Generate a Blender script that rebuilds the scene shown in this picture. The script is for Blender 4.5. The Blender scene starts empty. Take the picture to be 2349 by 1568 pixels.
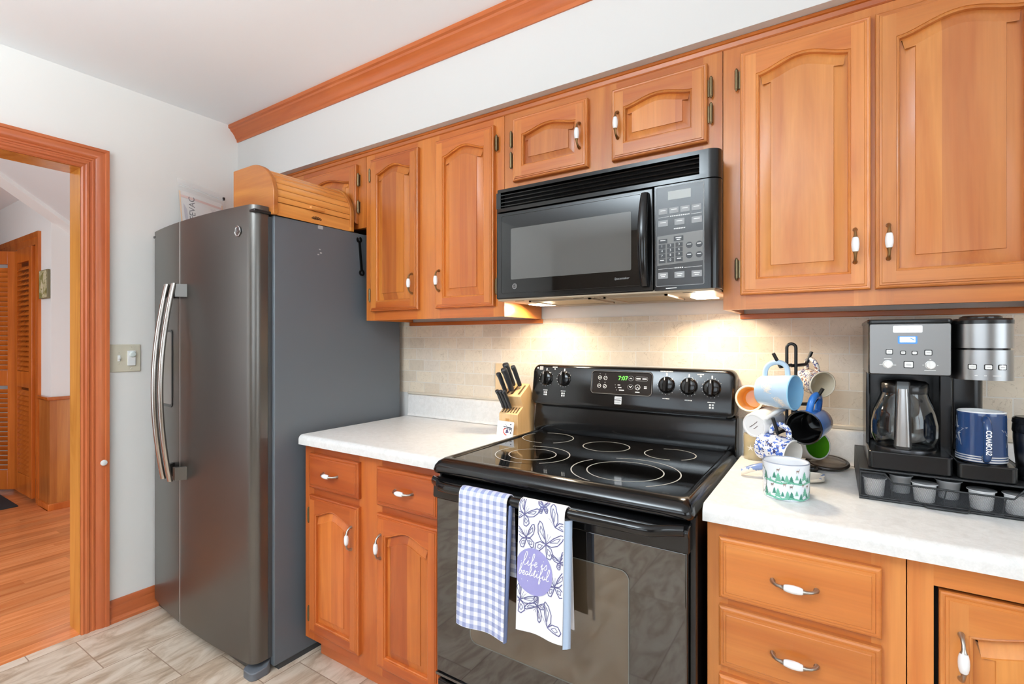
import bpy, bmesh, math, random
from mathutils import Vector, Matrix
from mathutils.geometry import tessellate_polygon
random.seed(7)
PI = math.pi
scene = bpy.context.scene
COL = scene.collection

# ------------------------------------------------------------------ camera
cam_d = bpy.data.cameras.new('camera')
cam = bpy.data.objects.new('camera', cam_d)
COL.objects.link(cam)
cam.location = (2.7571, -1.796, 1.2843)
cam.rotation_euler = (PI / 2, 0, math.radians(32.97))
cam_d.sensor_width = 36.0
cam_d.lens = 36.0 * 1136.67 / 2349.0
cam_d.shift_y = -4.5 / 2349.0
cam_d.clip_start = 0.02
scene.camera = cam

# ------------------------------------------------------------------ world, daylight and exposure
world = bpy.data.worlds.new('world')
scene.world = world
world.use_nodes = True
wn = world.node_tree.nodes
wn['Background'].inputs[0].default_value = (0.80, 0.90, 1.0, 1)
wn['Background'].inputs[1].default_value = 2.0
scene.view_settings.view_transform = 'Standard'
scene.view_settings.look = 'None'
scene.view_settings.gamma = 1.0
scene.view_settings.exposure = 0.24
scene.cycles.max_bounces = 10
scene.cycles.diffuse_bounces = 5
scene.cycles.caustics_reflective = False
scene.cycles.caustics_refractive = False
scene.cycles.sample_clamp_indirect = 6.0

def area(name, loc, target, sx, sy, power, color=(1, 1, 1), parent=None):
    d = bpy.data.lights.new(name, 'AREA')
    d.shape = 'RECTANGLE'; d.size = sx; d.size_y = sy
    d.energy = power; d.color = color
    o = bpy.data.objects.new(name, d)
    COL.objects.link(o)
    o.location = loc
    dv = Vector(target) - Vector(loc)
    o.rotation_euler = dv.to_track_quat('-Z', 'Y').to_euler()
    if parent:
        o.parent = parent
        o.matrix_parent_inverse = Matrix.Translation(parent.location).inverted()
    return o

# daylight through the window in the wall behind the camera, the window on the right and the hall door
area('daylight_front', (2.5, -4.16, 1.50), (2.0, 0, 2.3), 2.3, 1.25, 9, (0.82, 0.94, 1.0))
area('daylight_right', (4.85, -2.1, 1.50), (1.0, -1.0, 2.0), 1.7, 1.15, 11, (0.82, 0.94, 1.0))
area('daylight_hall', (-1.2, -3.35, 1.5), (-1.9, 0, 1.1), 1.3, 1.7, 22, (0.92, 0.97, 1.0))

# ------------------------------------------------------------------ helpers: colour, nodes, materials
def lin(c):
    c = c / 255.0
    return c / 12.92 if c <= 0.04045 else ((c + 0.055) / 1.055) ** 2.4
def rgb(r, g, b):
    return (lin(r), lin(g), lin(b), 1.0)

class NT:
    """small wrapper to write shader node graphs"""
    def __init__(s, mat):
        mat.use_nodes = True
        s.t = mat.node_tree; s.n = s.t.nodes
        s.b = s.n['Principled BSDF']
    def new(s, typ, **k):
        nd = s.n.new(typ)
        for a, v in k.items():
            setattr(nd, a, v)
        return nd
    def put(s, sock, v):
        if isinstance(v, bpy.types.NodeSocket):
            s.t.links.new(v, sock)
        else:
            sock.default_value = v
    def m(s, op, a, b=0.0, c=0.0):
        nd = s.new('ShaderNodeMath', operation=op)
        s.put(nd.inputs[0], a); s.put(nd.inputs[1], b); s.put(nd.inputs[2], c)
        return nd.outputs[0]
    def obj(s):
        return s.new('ShaderNodeTexCoord').outputs['Object']
    def rnd(s):
        return s.new('ShaderNodeObjectInfo').outputs['Random']
    def sep(s, v):
        nd = s.new('ShaderNodeSeparateXYZ'); s.put(nd.inputs[0], v)
        return nd.outputs[0], nd.outputs[1], nd.outputs[2]
    def vec(s, x, y, z):
        nd = s.new('ShaderNodeCombineXYZ')
        s.put(nd.inputs[0], x); s.put(nd.inputs[1], y); s.put(nd.inputs[2], z)
        return nd.outputs[0]
    def noise(s, v, scale=1.0, detail=2.0, rough=0.5, dist=0.0):
        nd = s.new('ShaderNodeTexNoise')
        s.put(nd.inputs['Vector'], v)
        nd.inputs['Scale'].default_value = scale; nd.inputs['Detail'].default_value = detail
        nd.inputs['Roughness'].default_value = rough; nd.inputs['Distortion'].default_value = dist
        return nd.outputs[0]
    def white(s, v):
        nd = s.new('ShaderNodeTexWhiteNoise', noise_dimensions='3D'); s.put(nd.inputs['Vector'], v)
        return nd.outputs['Value']
    def ramp(s, f, stops):
        nd = s.new('ShaderNodeValToRGB'); s.put(nd.inputs[0], f)
        el = nd.color_ramp.elements
        while len(el) < len(stops):
            el.new(0.5)
        for e, (p, c) in zip(el, stops):
            e.position = p; e.color = c if not isinstance(c, (int, float)) else (c, c, c, 1)
        return nd.outputs[0]
    def mix(s, f, a, b, mode='MIX'):
        nd = s.new('ShaderNodeMix', data_type='RGBA', blend_type=mode)
        s.put(nd.inputs[0], f); s.put(nd.inputs[6], a); s.put(nd.inputs[7], b)
        return nd.outputs[2]
    def hsv(s, col, h=0.5, sat=1.0, v=1.0):
        nd = s.new('ShaderNodeHueSaturation')
        s.put(nd.inputs['Hue'], h); s.put(nd.inputs['Saturation'], sat); s.put(nd.inputs['Value'], v)
        s.put(nd.inputs['Color'], col)
        return nd.outputs[0]
    def bump(s, h, strength=0.1, dist=0.002):
        nd = s.new('ShaderNodeBump'); nd.inputs['Strength'].default_value = strength
        nd.inputs['Distance'].default_value = dist
        s.put(nd.inputs['Height'], h); s.t.links.new(nd.outputs[0], s.b.inputs['Normal'])

def pm(name, col, rough=0.5, metal=0.0, ior=1.5, coat=0.0, trans=0.0, emit=None, estr=0.0, alpha=1.0, vary=0.0, bump=0.0, bscale=200):
    mat = bpy.data.materials.new(name)
    k = NT(mat); b = k.b
    b.inputs['Base Color'].default_value = col
    b.inputs['Roughness'].default_value = rough
    b.inputs['Metallic'].default_value = metal
    b.inputs['IOR'].default_value = ior
    b.inputs['Coat Weight'].default_value = coat
    b.inputs['Coat Roughness'].default_value = 0.05
    b.inputs['Transmission Weight'].default_value = trans
    b.inputs['Alpha'].default_value = alpha
    if emit:
        b.inputs['Emission Color'].default_value = emit
        b.inputs['Emission Strength'].default_value = estr
    if vary:
        f = k.noise(k.obj(), 3.0 if bump == 0 else bscale, 3)
        k.put(b.inputs['Base Color'], k.hsv(col, v=k.m('MULTIPLY_ADD', f, 2 * vary, 1 - vary)))
    if bump:
        k.bump(k.noise(k.obj(), bscale, 2), bump, 0.001)
    return mat

def wood(name, c1, c2, axis='z', stave=0.0, stave_axis='x', rough=0.30, vr=0.10, coarse=1.0):
    mat = bpy.data.materials.new(name)
    k = NT(mat)
    x, y, z = k.sep(k.obj())
    r = k.rnd()
    off = k.m('MULTIPLY', r, 37.0)
    s = {a: 13.0 * coarse for a in 'xyz'}; s[axis] = 1.3 * coarse
    v = k.vec(k.m('MULTIPLY_ADD', x, s['x'], off), k.m('MULTIPLY_ADD', y, s['y'], off), k.m('MULTIPLY_ADD', z, s['z'], off))
    n1 = k.noise(v, 1.0, 4, 0.55, 0.9)
    s2 = {a: 160.0 for a in 'xyz'}; s2[axis] = 5.0
    v2 = k.vec(k.m('MULTIPLY', x, s2['x']), k.m('MULTIPLY', y, s2['y']), k.m('MULTIPLY', z, s2['z']))
    n2 = k.noise(v2, 1.0, 2)
    col = k.ramp(n1, [(0.28, c2), (0.72, c1)])
    val = k.m('MULTIPLY_ADD', n2, 0.22, 0.89)
    val = k.m('MULTIPLY', val, k.m('MULTIPLY_ADD', r, 2 * vr, 1 - vr))
    hue = 0.5
    if stave:
        q = {'x': x, 'y': y, 'z': z}[stave_axis]
        cell = k.m('FLOOR', k.m('MULTIPLY_ADD', q, 1.0 / stave, k.m('MULTIPLY', r, 9.0)))
        w = k.white(k.vec(cell, k.m('MULTIPLY', r, 91.0), 0.3))
        val = k.m('MULTIPLY', val, k.m('MULTIPLY_ADD', w, 0.34, 0.80))
        hue = k.m('MULTIPLY_ADD', w, 0.012, 0.494)
    k.put(k.b.inputs['Base Color'], k.hsv(col, h=hue, v=val))
    k.b.inputs['Roughness'].default_value = rough
    k.b.inputs['Coat Weight'].default_value = 0.12
    k.b.inputs['Coat Roughness'].default_value = 0.16
    k.bump(n2, 0.04, 0.001)
    return mat

W1, W2 = rgb(206, 126, 56), rgb(174, 90, 30)
WOOD_V = wood('cherry_vertical_grain', W1, W2, 'z')
WOOD_H = wood('cherry_horizontal_grain', rgb(198, 114, 48), rgb(166, 80, 25), 'x')
WOOD_Y = wood('cherry_grain_front_to_back', W1, W2, 'y')
WOOD_P = wood('cherry_glued_staves', W1, W2, 'z', stave=0.085)
class Palette:                                   # cabinet wood tones: real variation plus some uneven room light painted in
    def __init__(s, nm, c1, c2, h1, h2):
        s.v = wood(nm + '_stile_wood', c1, c2, 'z'); s.h = wood(nm + '_rail_wood', h1, h2, 'x')
        s.p = wood(nm + '_panel_staves', c1, c2, 'z', stave=0.085); s.y = wood(nm + '_side_wood', c1, c2, 'y')
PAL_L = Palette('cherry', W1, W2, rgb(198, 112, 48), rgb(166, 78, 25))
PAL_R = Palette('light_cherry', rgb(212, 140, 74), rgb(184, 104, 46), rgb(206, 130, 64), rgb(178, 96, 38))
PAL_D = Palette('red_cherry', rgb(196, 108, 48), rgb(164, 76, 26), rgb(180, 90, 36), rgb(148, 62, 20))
TRIM_V = wood('red_stained_trim_vertical', rgb(196, 108, 60), rgb(176, 86, 44), 'z', rough=0.35, vr=0.03)
TRIM_Y = wood('red_stained_trim_level', rgb(196, 108, 60), rgb(176, 86, 44), 'y', rough=0.35, vr=0.03)
TRIM_X = wood('red_stained_trim_along', rgb(198, 110, 58), rgb(178, 88, 40), 'x', rough=0.35, vr=0.03)
JAMB = wood('golden_jamb_wood', rgb(206, 142, 66), rgb(176, 112, 44), 'z', rough=0.25)
BREAD = wood('breadbox_oak', rgb(226, 160, 88), rgb(202, 128, 58), 'y', rough=0.35)
BREAD_END = wood('breadbox_end_wood', rgb(206, 138, 62), rgb(172, 98, 36), 'x', stave=0.07, stave_axis='z', rough=0.35)
BLOCK = wood('pale_beech', rgb(232, 196, 146), rgb(212, 166, 108), 'z', rough=0.5, vr=0.03)
CLOSET = wood('orange_closet_wood', rgb(204, 114, 44), rgb(172, 84, 26), 'z', rough=0.22)

PORCELAIN = pm('white_porcelain', rgb(244, 245, 246), 0.12, coat=0.4)
BRASS = pm('antique_brass', rgb(150, 122, 84), 0.32, 0.95)
PEWTER = pm('worn_pewter', rgb(176, 170, 162), 0.28, 0.95)
HINGE = pm('aged_bronze', rgb(124, 108, 80), 0.34, 0.9)
BLACK_GLOSS = pm('black_enamel', rgb(16, 16, 17), 0.14, ior=1.48, bump=0.02, bscale=600)
BLACK_GLASS = pm('black_ceramic_glass', rgb(13, 13, 14), 0.045, ior=1.65)
OVEN_GLASS = pm('black_oven_glass', rgb(18, 16, 15), 0.035, ior=2.0)
BLACK_PLASTIC = pm('black_plastic', rgb(26, 26, 27), 0.32, ior=1.5)
BLACK_MATTE = pm('matt_black', rgb(14, 14, 14), 0.7)
DARK_VOID = pm('unlit_interior', rgb(10, 9, 8), 0.9)
CHROME = pm('chrome', rgb(215, 215, 215), 0.12, 1.0)
STEEL = pm('brushed_steel', rgb(178, 178, 178), 0.30, 1.0)
STEEL_DK = pm('dark_brushed_steel', rgb(120, 120, 122), 0.32, 1.0)
WHITE_MARK = pm('white_lettering', rgb(226, 226, 224), 0.5)
GREY_MARK = pm('grey_marking', rgb(150, 150, 150), 0.5)
WHITE_PLASTIC = pm('white_plastic', rgb(238, 238, 236), 0.3)

def wall_mat(name, col):
    mat = bpy.data.materials.new(name); k = NT(mat)
    k.put(k.b.inputs['Base Color'], col)
    k.b.inputs['Roughness'].default_value = 0.7
    k.bump(k.noise(k.obj(), 220, 3), 0.06, 0.001)
    return mat
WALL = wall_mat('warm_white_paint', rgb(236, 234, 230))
SOFFIT = wall_mat('wall_paint_toned_for_light', rgb(214, 213, 211))  # same paint as the walls, darkened to offset strong light on the soffit
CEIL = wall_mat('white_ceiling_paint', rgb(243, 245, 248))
HALLW = wall_mat('hall_white_paint', rgb(232, 232, 230))

def tile_wall():
    mat = bpy.data.materials.new('travertine_brick_tile'); k = NT(mat)
    x, y, z = k.sep(k.obj())
    H, L, g = 0.0546, 0.1005, 0.0016
    zz = k.m('MULTIPLY_ADD', z, 1 / H, -1.024 / H)
    row = k.m('FLOOR', zz); fz = k.m('SUBTRACT', zz, row)
    sh = k.m('MULTIPLY', k.m('MODULO', row, 2.0), 0.5)
    xx = k.m('ADD', k.m('MULTIPLY_ADD', x, 1 / L, -0.83), sh)
    cx = k.m('FLOOR', xx); fx = k.m('SUBTRACT', xx, cx)
    ex = k.m('MULTIPLY', k.m('MINIMUM', fx, k.m('SUBTRACT', 1.0, fx)), L)
    ez = k.m('MULTIPLY', k.m('MINIMUM', fz, k.m('SUBTRACT', 1.0, fz)), H)
    e = k.m('MINIMUM', ex, ez)
    sm = k.new('ShaderNodeMapRange', interpolation_type='SMOOTHSTEP')
    k.put(sm.inputs[0], e); sm.inputs[1].default_value = g * 0.5; sm.inputs[2].default_value = g * 1.3
    tile = sm.outputs[0]
    w = k.white(k.vec(cx, row, 0.5)); w2 = k.white(k.vec(cx, row, 7.5))
    base = k.ramp(w, [(0.0, rgb(216, 202, 182)), (0.35, rgb(228, 214, 194)), (0.7, rgb(232, 218, 196)), (1.0, rgb(222, 211, 197))])
    v = k.vec(k.m('MULTIPLY_ADD', w, 9.0, x), k.m('MULTIPLY', w2, 5.0), z)
    n = k.noise(v, 26, 5, 0.6, 1.2)
    base = k.hsv(base, v=k.m('MULTIPLY_ADD', n, 0.24, 0.88))
    vein = k.m('LESS_THAN', k.m('ABSOLUTE', k.m('SUBTRACT', k.noise(v, 14, 4, 0.6, 2.0), 0.5)), 0.006)
    base = k.mix(k.m('MULTIPLY', vein, 0.35), base, rgb(168, 146, 118))
    k.put(k.b.inputs['Base Color'], k.mix(tile, rgb(232, 226, 216), base))
    k.b.inputs['Roughness'].default_value = 0.42
    k.bump(tile, 0.25, 0.001)
    return mat
TILE = tile_wall()
STONE_TRIM = pm('travertine_pencil_trim', rgb(214, 202, 184), 0.4, vary=0.08)

def tile_floor():
    mat = bpy.data.materials.new('travertine_look_floor_tile'); k = NT(mat)
    x, y, z = k.sep(k.obj())
    Wd, L, g = 0.304, 0.61, 0.0018
    xx = k.m('MULTIPLY_ADD', x, 1 / Wd, -0.056 / Wd)
    c = k.m('FLOOR', xx); fx = k.m('SUBTRACT', xx, c)
    yy = k.m('ADD', k.m('MULTIPLY_ADD', y, 1 / L, 1.038 / L), k.m('MULTIPLY', c, -0.24))
    r = k.m('FLOOR', yy); fy = k.m('SUBTRACT', yy, r)
    e = k.m('MINIMUM', k.m('MULTIPLY', k.m('MINIMUM', fx, k.m('SUBTRACT', 1.0, fx)), Wd),
            k.m('MULTIPLY', k.m('MINIMUM', fy, k.m('SUBTRACT', 1.0, fy)), L))
    joint = k.m('LESS_THAN', e, g)
    w = k.white(k.vec(c, r, 1.5)); w2 = k.white(k.vec(c, r, 4.5))
    v = k.vec(k.m('MULTIPLY_ADD', w, 13.0, k.m('MULTIPLY', x, 9.0)), k.m('MULTIPLY_ADD', w2, 13.0, k.m('MULTIPLY', y, 3.2)), 0.0)
    n = k.noise(v, 1.3, 6, 0.62, 1.4)
    col = k.ramp(n, [(0.25, rgb(146, 122, 100)), (0.42, rgb(188, 165, 142)), (0.56, rgb(214, 196, 176)), (0.8, rgb(228, 214, 198))])
    col = k.hsv(col, v=k.m('MULTIPLY_ADD', w, 0.16, 0.92))
    k.put(k.b.inputs['Base Color'], k.mix(joint, col, rgb(150, 124, 104)))
    k.b.inputs['Roughness'].default_value = 0.38
    return mat
FLOOR_T = tile_floor()

def plank_floor():
    mat = bpy.data.materials.new('orange_oak_planks'); k = NT(mat)
    x, y, z = k.sep(k.obj())
    P, L = 0.082, 1.1
    xx = k.m('MULTIPLY', x, 1 / P); c = k.m('FLOOR', xx); fx = k.m('SUBTRACT', xx, c)
    w0 = k.white(k.vec(c, 2.0, 0.0))
    yy = k.m('MULTIPLY_ADD', y, 1 / L, k.m('MULTIPLY', w0, 5.0)); r = k.m('FLOOR', yy)
    w = k.white(k.vec(c, r, 3.0))
    v = k.vec(k.m('MULTIPLY_ADD', w, 20.0, k.m('MULTIPLY', x, 24.0)), k.m('MULTIPLY', y, 2.0), w)
    n = k.noise(v, 1.0, 4, 0.6, 1.0)
    col = k.ramp(n, [(0.3, rgb(196, 112, 62)), (0.7, rgb(226, 148, 96))])
    col = k.hsv(col, v=k.m('MULTIPLY_ADD', w, 0.30, 0.84))
    j = k.m('LESS_THAN', k.m('MINIMUM', fx, k.m('SUBTRACT', 1.0, fx)), 0.012)
    k.put(k.b.inputs['Base Color'], k.mix(k.m('MULTIPLY', j, 0.6), col, rgb(120, 58, 26)))
    k.b.inputs['Roughness'].default_value = 0.16
    return mat
FLOOR_W = plank_floor()

def laminate():
    mat = bpy.data.materials.new('speckled_white_laminate'); k = NT(mat)
    o = k.obj()
    n = k.noise(o, 46, 5, 0.65, 0.8); n2 = k.noise(o, 300, 2)
    col = k.ramp(n, [(0.3, rgb(220, 219, 216)), (0.52, rgb(229, 228, 226)), (0.75, rgb(236, 236, 234))])
    k.put(k.b.inputs['Base Color'], k.hsv(col, v=k.m('MULTIPLY_ADD', n2, 0.14, 0.93)))
    k.b.inputs['Roughness'].default_value = 0.28
    return mat
LAMINATE = laminate()

# ------------------------------------------------------------------ helpers: geometry
class M:
    """collects faces; build() links them as ONE mesh object"""
    def __init__(s):
        s.v = []; s.f = []; s.mi = []
    def add(s, verts, faces, mat=0):
        o = len(s.v)
        s.v += [Vector(p) for p in verts]
        s.f += [tuple(i + o for i in fc) for fc in faces]
        s.mi += [mat] * len(faces)
        return s
    def box(s, x0, x1, y0, y1, z0, z1, mat=0):
        p = [(x, y, z) for z in (z0, z1) for y in (y0, y1) for x in (x0, x1)]
        return s.add(p, [(0, 2, 3, 1), (4, 5, 7, 6), (0, 1, 5, 4), (2, 6, 7, 3), (0, 4, 6, 2), (1, 3, 7, 5)], mat)
    def loft(s, loops, mat=0, cap0=False, cap1=False, closed=True):
        n = len(loops[0]); vs = [p for L in loops for p in L]; fs = []
        for a in range(len(loops) - 1):
            for i in range(n if closed else n - 1):
                j = (i + 1) % n
                fs.append((a * n + i, a * n + j, (a + 1) * n + j, (a + 1) * n + i))
        if cap0: fs.append(tuple(range(n - 1, -1, -1)))
        if cap1: fs.append(tuple((len(loops) - 1) * n + i for i in range(n)))
        return s.add(vs, fs, mat)
    def tube(s, path, r, n=10, mat=0, cap=True, flat=1.0, closed=False):
        path = [Vector(p) for p in path]; N = len(path)
        rr = r if isinstance(r, (list, tuple)) else [r] * N
        loops = []; up = None
        for i, p in enumerate(path):
            a = path[i - 1] if (i or closed) else path[0]
            b = path[(i + 1) % N] if (i < N - 1 or closed) else path[-1]
            t = (b - a).normalized()
            if up is None:
                up = Vector((0, 0, 1)) if abs(t.z) < 0.9 else Vector((1, 0, 0))
            sx = t.cross(up).normalized(); up2 = sx.cross(t).normalized(); up = up2
            loops.append([p + rr[i] * (math.cos(q) * sx + flat * math.sin(q) * up2) for q in [2 * PI * k / n for k in range(n)]])
        if closed: loops.append(loops[0])
        return s.loft(loops, mat, cap and not closed, cap and not closed)
    def lathe(s, prof, c=(0, 0, 0), n=32, mat=0, mats=None, cap0=False, cap1=False):
        loops = [[(c[0] + r * math.cos(q), c[1] + r * math.sin(q), c[2] + h) for q in [2 * PI * k / n for k in range(n)]] for r, h in prof]
        if mats is None:
            return s.loft(loops, mat, cap0, cap1)
        for i in range(len(loops) - 1):
            s.loft(loops[i:i + 2], mats[i])
        if cap0: s.add(loops[0], [tuple(range(n - 1, -1, -1))], mats[0])
        if cap1: s.add(loops[-1], [tuple(range(n))], mats[-1])
        return s
    def prism(s, poly, f0, f1, mat=0):
        return s.loft([[f0(*p) for p in poly], [f1(*p) for p in poly]], mat, True, True)
    def fill(s, poly, fn, mat=0):
        tri = tessellate_polygon([[Vector((p[0], p[1], 0)) for p in poly]])
        return s.add([fn(*p) for p in poly], [tuple(t) for t in tri], mat)
    def stroke(s, pts, w, fn, mat=0, closed=False):
        n = len(pts)
        if closed: pts = list(pts) + [pts[0]]; n += 1
        L = []; R = []
        for i in range(n):
            a = pts[max(i - 1, 0)]; b = pts[min(i + 1, n - 1)]
            if closed and i == 0: a = pts[-2]
            if closed and i == n - 1: b = pts[1]
            dx, dy = b[0] - a[0], b[1] - a[1]; d = math.hypot(dx, dy) or 1
            nx, ny = -dy / d * w / 2, dx / d * w / 2
            L.append(fn(pts[i][0] + nx, pts[i][1] + ny)); R.append(fn(pts[i][0] - nx, pts[i][1] - ny))
        return s.loft([L, R], mat, closed=False)
    def text(s, body, size, fn, mat=0, shear=0.0, align='CENTER', bold=0.0):
        cu = bpy.data.curves.new('t', 'FONT'); cu.body = body; cu.size = size; cu.shear = shear
        cu.align_x = align; cu.align_y = 'CENTER'; cu.resolution_u = 3; cu.offset = bold
        ob = bpy.data.objects.new('t', cu); COL.objects.link(ob)
        dg = bpy.context.evaluated_depsgraph_get()
        me = bpy.data.meshes.new_from_object(ob.evaluated_get(dg))
        s.add([fn(v.co.x, v.co.y) for v in me.vertices], [tuple(p.vertices) for p in me.polygons], mat)
        bpy.data.meshes.remove(me); bpy.data.objects.remove(ob); bpy.data.curves.remove(cu)
        return s
    def xf(s, mat):
        s.v = [mat @ p for p in s.v]; return s
    def join(s, o, mat=None):
        off = len(s.v); s.v += o.v; s.f += [tuple(i + off for i in f) for f in o.f]
        s.mi += o.mi if mat is None else [mat] * len(o.mi)
        return s
    def build(s, name, mats, parent=None, off=(0, 0, 0), angle=38, bevel=0.0, seg=2, sub=0):
        me = bpy.data.meshes.new(name)
        o3 = Vector(off)
        me.from_pydata([p - o3 for p in s.v], [], s.f)
        if not isinstance(mats, (list, tuple)): mats = [mats]
        for mt in mats: me.materials.append(mt)
        me.polygons.foreach_set('material_index', s.mi)
        bm = bmesh.new(); bm.from_mesh(me)
        bmesh.ops.remove_doubles(bm, verts=bm.verts, dist=1e-6)
        bmesh.ops.recalc_face_normals(bm, faces=bm.faces)
        bm.to_mesh(me); bm.free()
        me.polygons.foreach_set('use_smooth', [True] * len(me.polygons))
        me.set_sharp_from_angle(angle=math.radians(angle))
        o = bpy.data.objects.new(name, me); COL.objects.link(o)
        if parent: o.parent = parent
        if bevel:
            md = o.modifiers.new('bevel', 'BEVEL'); md.width = bevel; md.segments = seg
            md.limit_method = 'ANGLE'; md.angle_limit = math.radians(40)
            md.harden_normals = False
        if sub:
            md = o.modifiers.new('sub', 'SUBSURF'); md.levels = sub; md.render_levels = sub
        return o

def tag(o, label, cat, group=None):
    o['label'] = label; o['category'] = cat
    if group: o['group'] = group
    return o

class T:
    """a thing: an Empty at its base that parents its parts (parts given in world coordinates unless local)"""
    def __init__(s, name, label, cat, loc=(0, 0, 0), rot=None, group=None, local=False):
        s.o = bpy.data.objects.new(name, None); COL.objects.link(s.o)
        s.o.empty_display_size = 0.05
        s.o.location = loc
        if rot is not None: s.o.rotation_euler = rot
        s.off = (0, 0, 0) if local else loc
        tag(s.o, label, cat, group)
    def p(s, name, m, mats, parent=None, label=None, **k):
        o = m.build(name, mats, parent or s.o, s.off, **k)
        if label: o['label'] = label
        return o

def solo(name, m, mats, label, cat, loc=(0, 0, 0), group=None, **k):
    o = m.build(name, mats, None, loc, **k); o.location = loc
    return tag(o, label, cat, group)

def struct(name, m, mats, parent=None, **k):
    o = m.build(name, mats, parent, **k)
    if not parent: o['kind'] = 'structure'
    return o

def copy_tree(o, parent=None):
    c = o.copy(); COL.objects.link(c)
    if parent: c.parent = parent
    for ch in list(o.children): copy_tree(ch, c)
    return c

def rr(x0, x1, y0, y1, r, n=5):
    """rounded rectangle outline, counter-clockwise"""
    out = []
    for cx, cy, a0 in ((x1 - r, y1 - r, 0), (x0 + r, y1 - r, 90), (x0 + r, y0 + r, 180), (x1 - r, y0 + r, 270)):
        for i in range(n + 1):
            a = math.radians(a0 + 90 * i / n)
            out.append((cx + r * math.cos(a), cy + r * math.sin(a)))
    return out

def inset(poly, d):
    """offset a counter-clockwise outline inward by d"""
    n = len(poly); out = []
    for i in range(n):
        a, b, c = poly[i - 1], poly[i], poly[(i + 1) % n]
        e1 = Vector((b[0] - a[0], b[1] - a[1])); e2 = Vector((c[0] - b[0], c[1] - b[1]))
        if e1.length < 1e-9 or e2.length < 1e-9: out.append(b); continue
        n1 = Vector((-e1.y, e1.x)).normalized(); n2 = Vector((-e2.y, e2.x)).normalized()
        k = 1 + n1.dot(n2)
        mv = (n1 + n2) / max(k, 0.25) * d
        out.append((b[0] + mv.x, b[1] + mv.y))
    return out
# ------------------------------------------------------------------ the setting: kitchen shell
XR, YF, ZC = 4.8, -4.1, 2.452
m = M().box(0, XR + 0.12, YF - 0.12, 0.12, -0.06, 0.0)
struct('floor', m, FLOOR_T)
m = M().box(-0.12, XR + 0.12, YF - 0.12, 0.12, ZC, ZC + 0.08)
struct('ceiling', m, CEIL)
m = M().box(-0.12, XR + 0.12, 0, 0.12, 0, ZC)
wb = struct('wall_back', m, WALL)
m = M().box(0.9, XR, -0.008, 0.0, 1.024, 1.372)
struct('tile_backsplash', m, TILE, wb)
m = M().box(0.985, 1.735, -0.016, 0.0, 1.018, 1.030).box(2.505, XR, -0.016, 0.0, 1.018, 1.030)
struct('pencil_trim', m, STONE_TRIM, wb, bevel=0.003)
UPSTAND = wb

# left wall with the doorway to the hall
m = M()
m.box(-0.12, 0, -0.99, 0.0, 0, ZC).box(-0.12, 0, -1.95, -0.99, 2.035, ZC).box(-0.12, 0, YF, -1.95, 0, ZC)
struct('wall_left', m, WALL)

def casing(y0, y1, ztop, w, prof, xf, name, parent_struct=True):
    """moulded casing around an opening: profile swept up, across and down with mitred corners"""
    pts = [((y1, 0), (1, 0)), ((y1, ztop), (1, 1)), ((y0, ztop), (-1, 1)), ((y0, 0), (-1, 0))]
    m = M(); loops = []
    for (y, z), (dy, dz) in pts:
        loops.append([xf(y + dy * a, z + dz * a, d) for a, d in prof])
    for i in range(3):
        m.loft(loops[i:i + 2], 1 if i == 1 else 0, False, False)
    m.add(loops[0], [tuple(range(len(prof)))]); m.add(loops[3], [tuple(range(len(prof)))])
    return m
prof = [(0, 0), (0, 0.012), (0.006, 0.015), (0.014, 0.013), (0.019, 0.017), (0.027, 0.017), (0.031, 0.012), (0.037, 0.012),
        (0.040, 0.015), (0.046, 0.015), (0.050, 0.011), (0.060, 0.019), (0.072, 0.023), (0.082, 0.022), (0.085, 0.026), (0.097, 0.026), (0.097, 0)]
m = casing(-1.95, -1.008, 2.036, 0.097, prof, lambda y, z, d: (d, y, z), 'trim')
cas = struct('trim_1', m, [TRIM_V, TRIM_Y], angle=30)
m = M().box(-0.125, 0.004, -1.008, -0.988, 0, 2.036).box(-0.125, 0.004, -1.972, -1.95, 0, 2.036).box(-0.125, 0.004, -1.95, -1.008, 2.034, 2.056)
struct('door_jamb', m, JAMB, cas)
m = M()
m.lathe([(0.0, 0.006), (0.008, 0.006), (0.012, 0.004), (0.013, 0.0)], n=28, cap0=False)
m.xf(Matrix.Translation((0.026, -0.932, 0.737)) @ Matrix.Rotation(PI / 2, 4, 'Y'))
solo('door_bumper', m, WHITE_PLASTIC, 'small round white bumper disc stuck on the doorway casing', 'bumper', (0.026, -0.932, 0.737))

# baseboard between casing and fridge
m = M()
bp = [(0, 0), (0.022, 0), (0.022, 0.012), (0.016, 0.022), (0.013, 0.024), (0.013, 0.062), (0.010, 0.070), (0.012, 0.078), (0.009, 0.094), (0.004, 0.100), (0, 0.100)]
m.loft([[(d, -0.908, z) for d, z in bp], [(d, -0.02, z) for d, z in bp]], 0, True, True)
struct('baseboard_left', m, TRIM_Y, angle=30)

# soffit over the cabinets with its crown moulding
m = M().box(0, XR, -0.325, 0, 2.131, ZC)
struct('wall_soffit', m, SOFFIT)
cp = [(0, 2.371), (-0.006, 2.371), (-0.008, 2.384), (-0.014, 2.390), (-0.018, 2.400), (-0.030, 2.416), (-0.040, 2.424), (-0.043, 2.432), (-0.052, 2.436), (-0.052, ZC), (0, ZC)]
m = M().loft([[(0.0, -0.325 + d, z) for d, z in cp], [(XR, -0.325 + d, z) for d, z in cp]], 0, True, True)
struct('trim_2', m, TRIM_X, angle=30)

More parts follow.
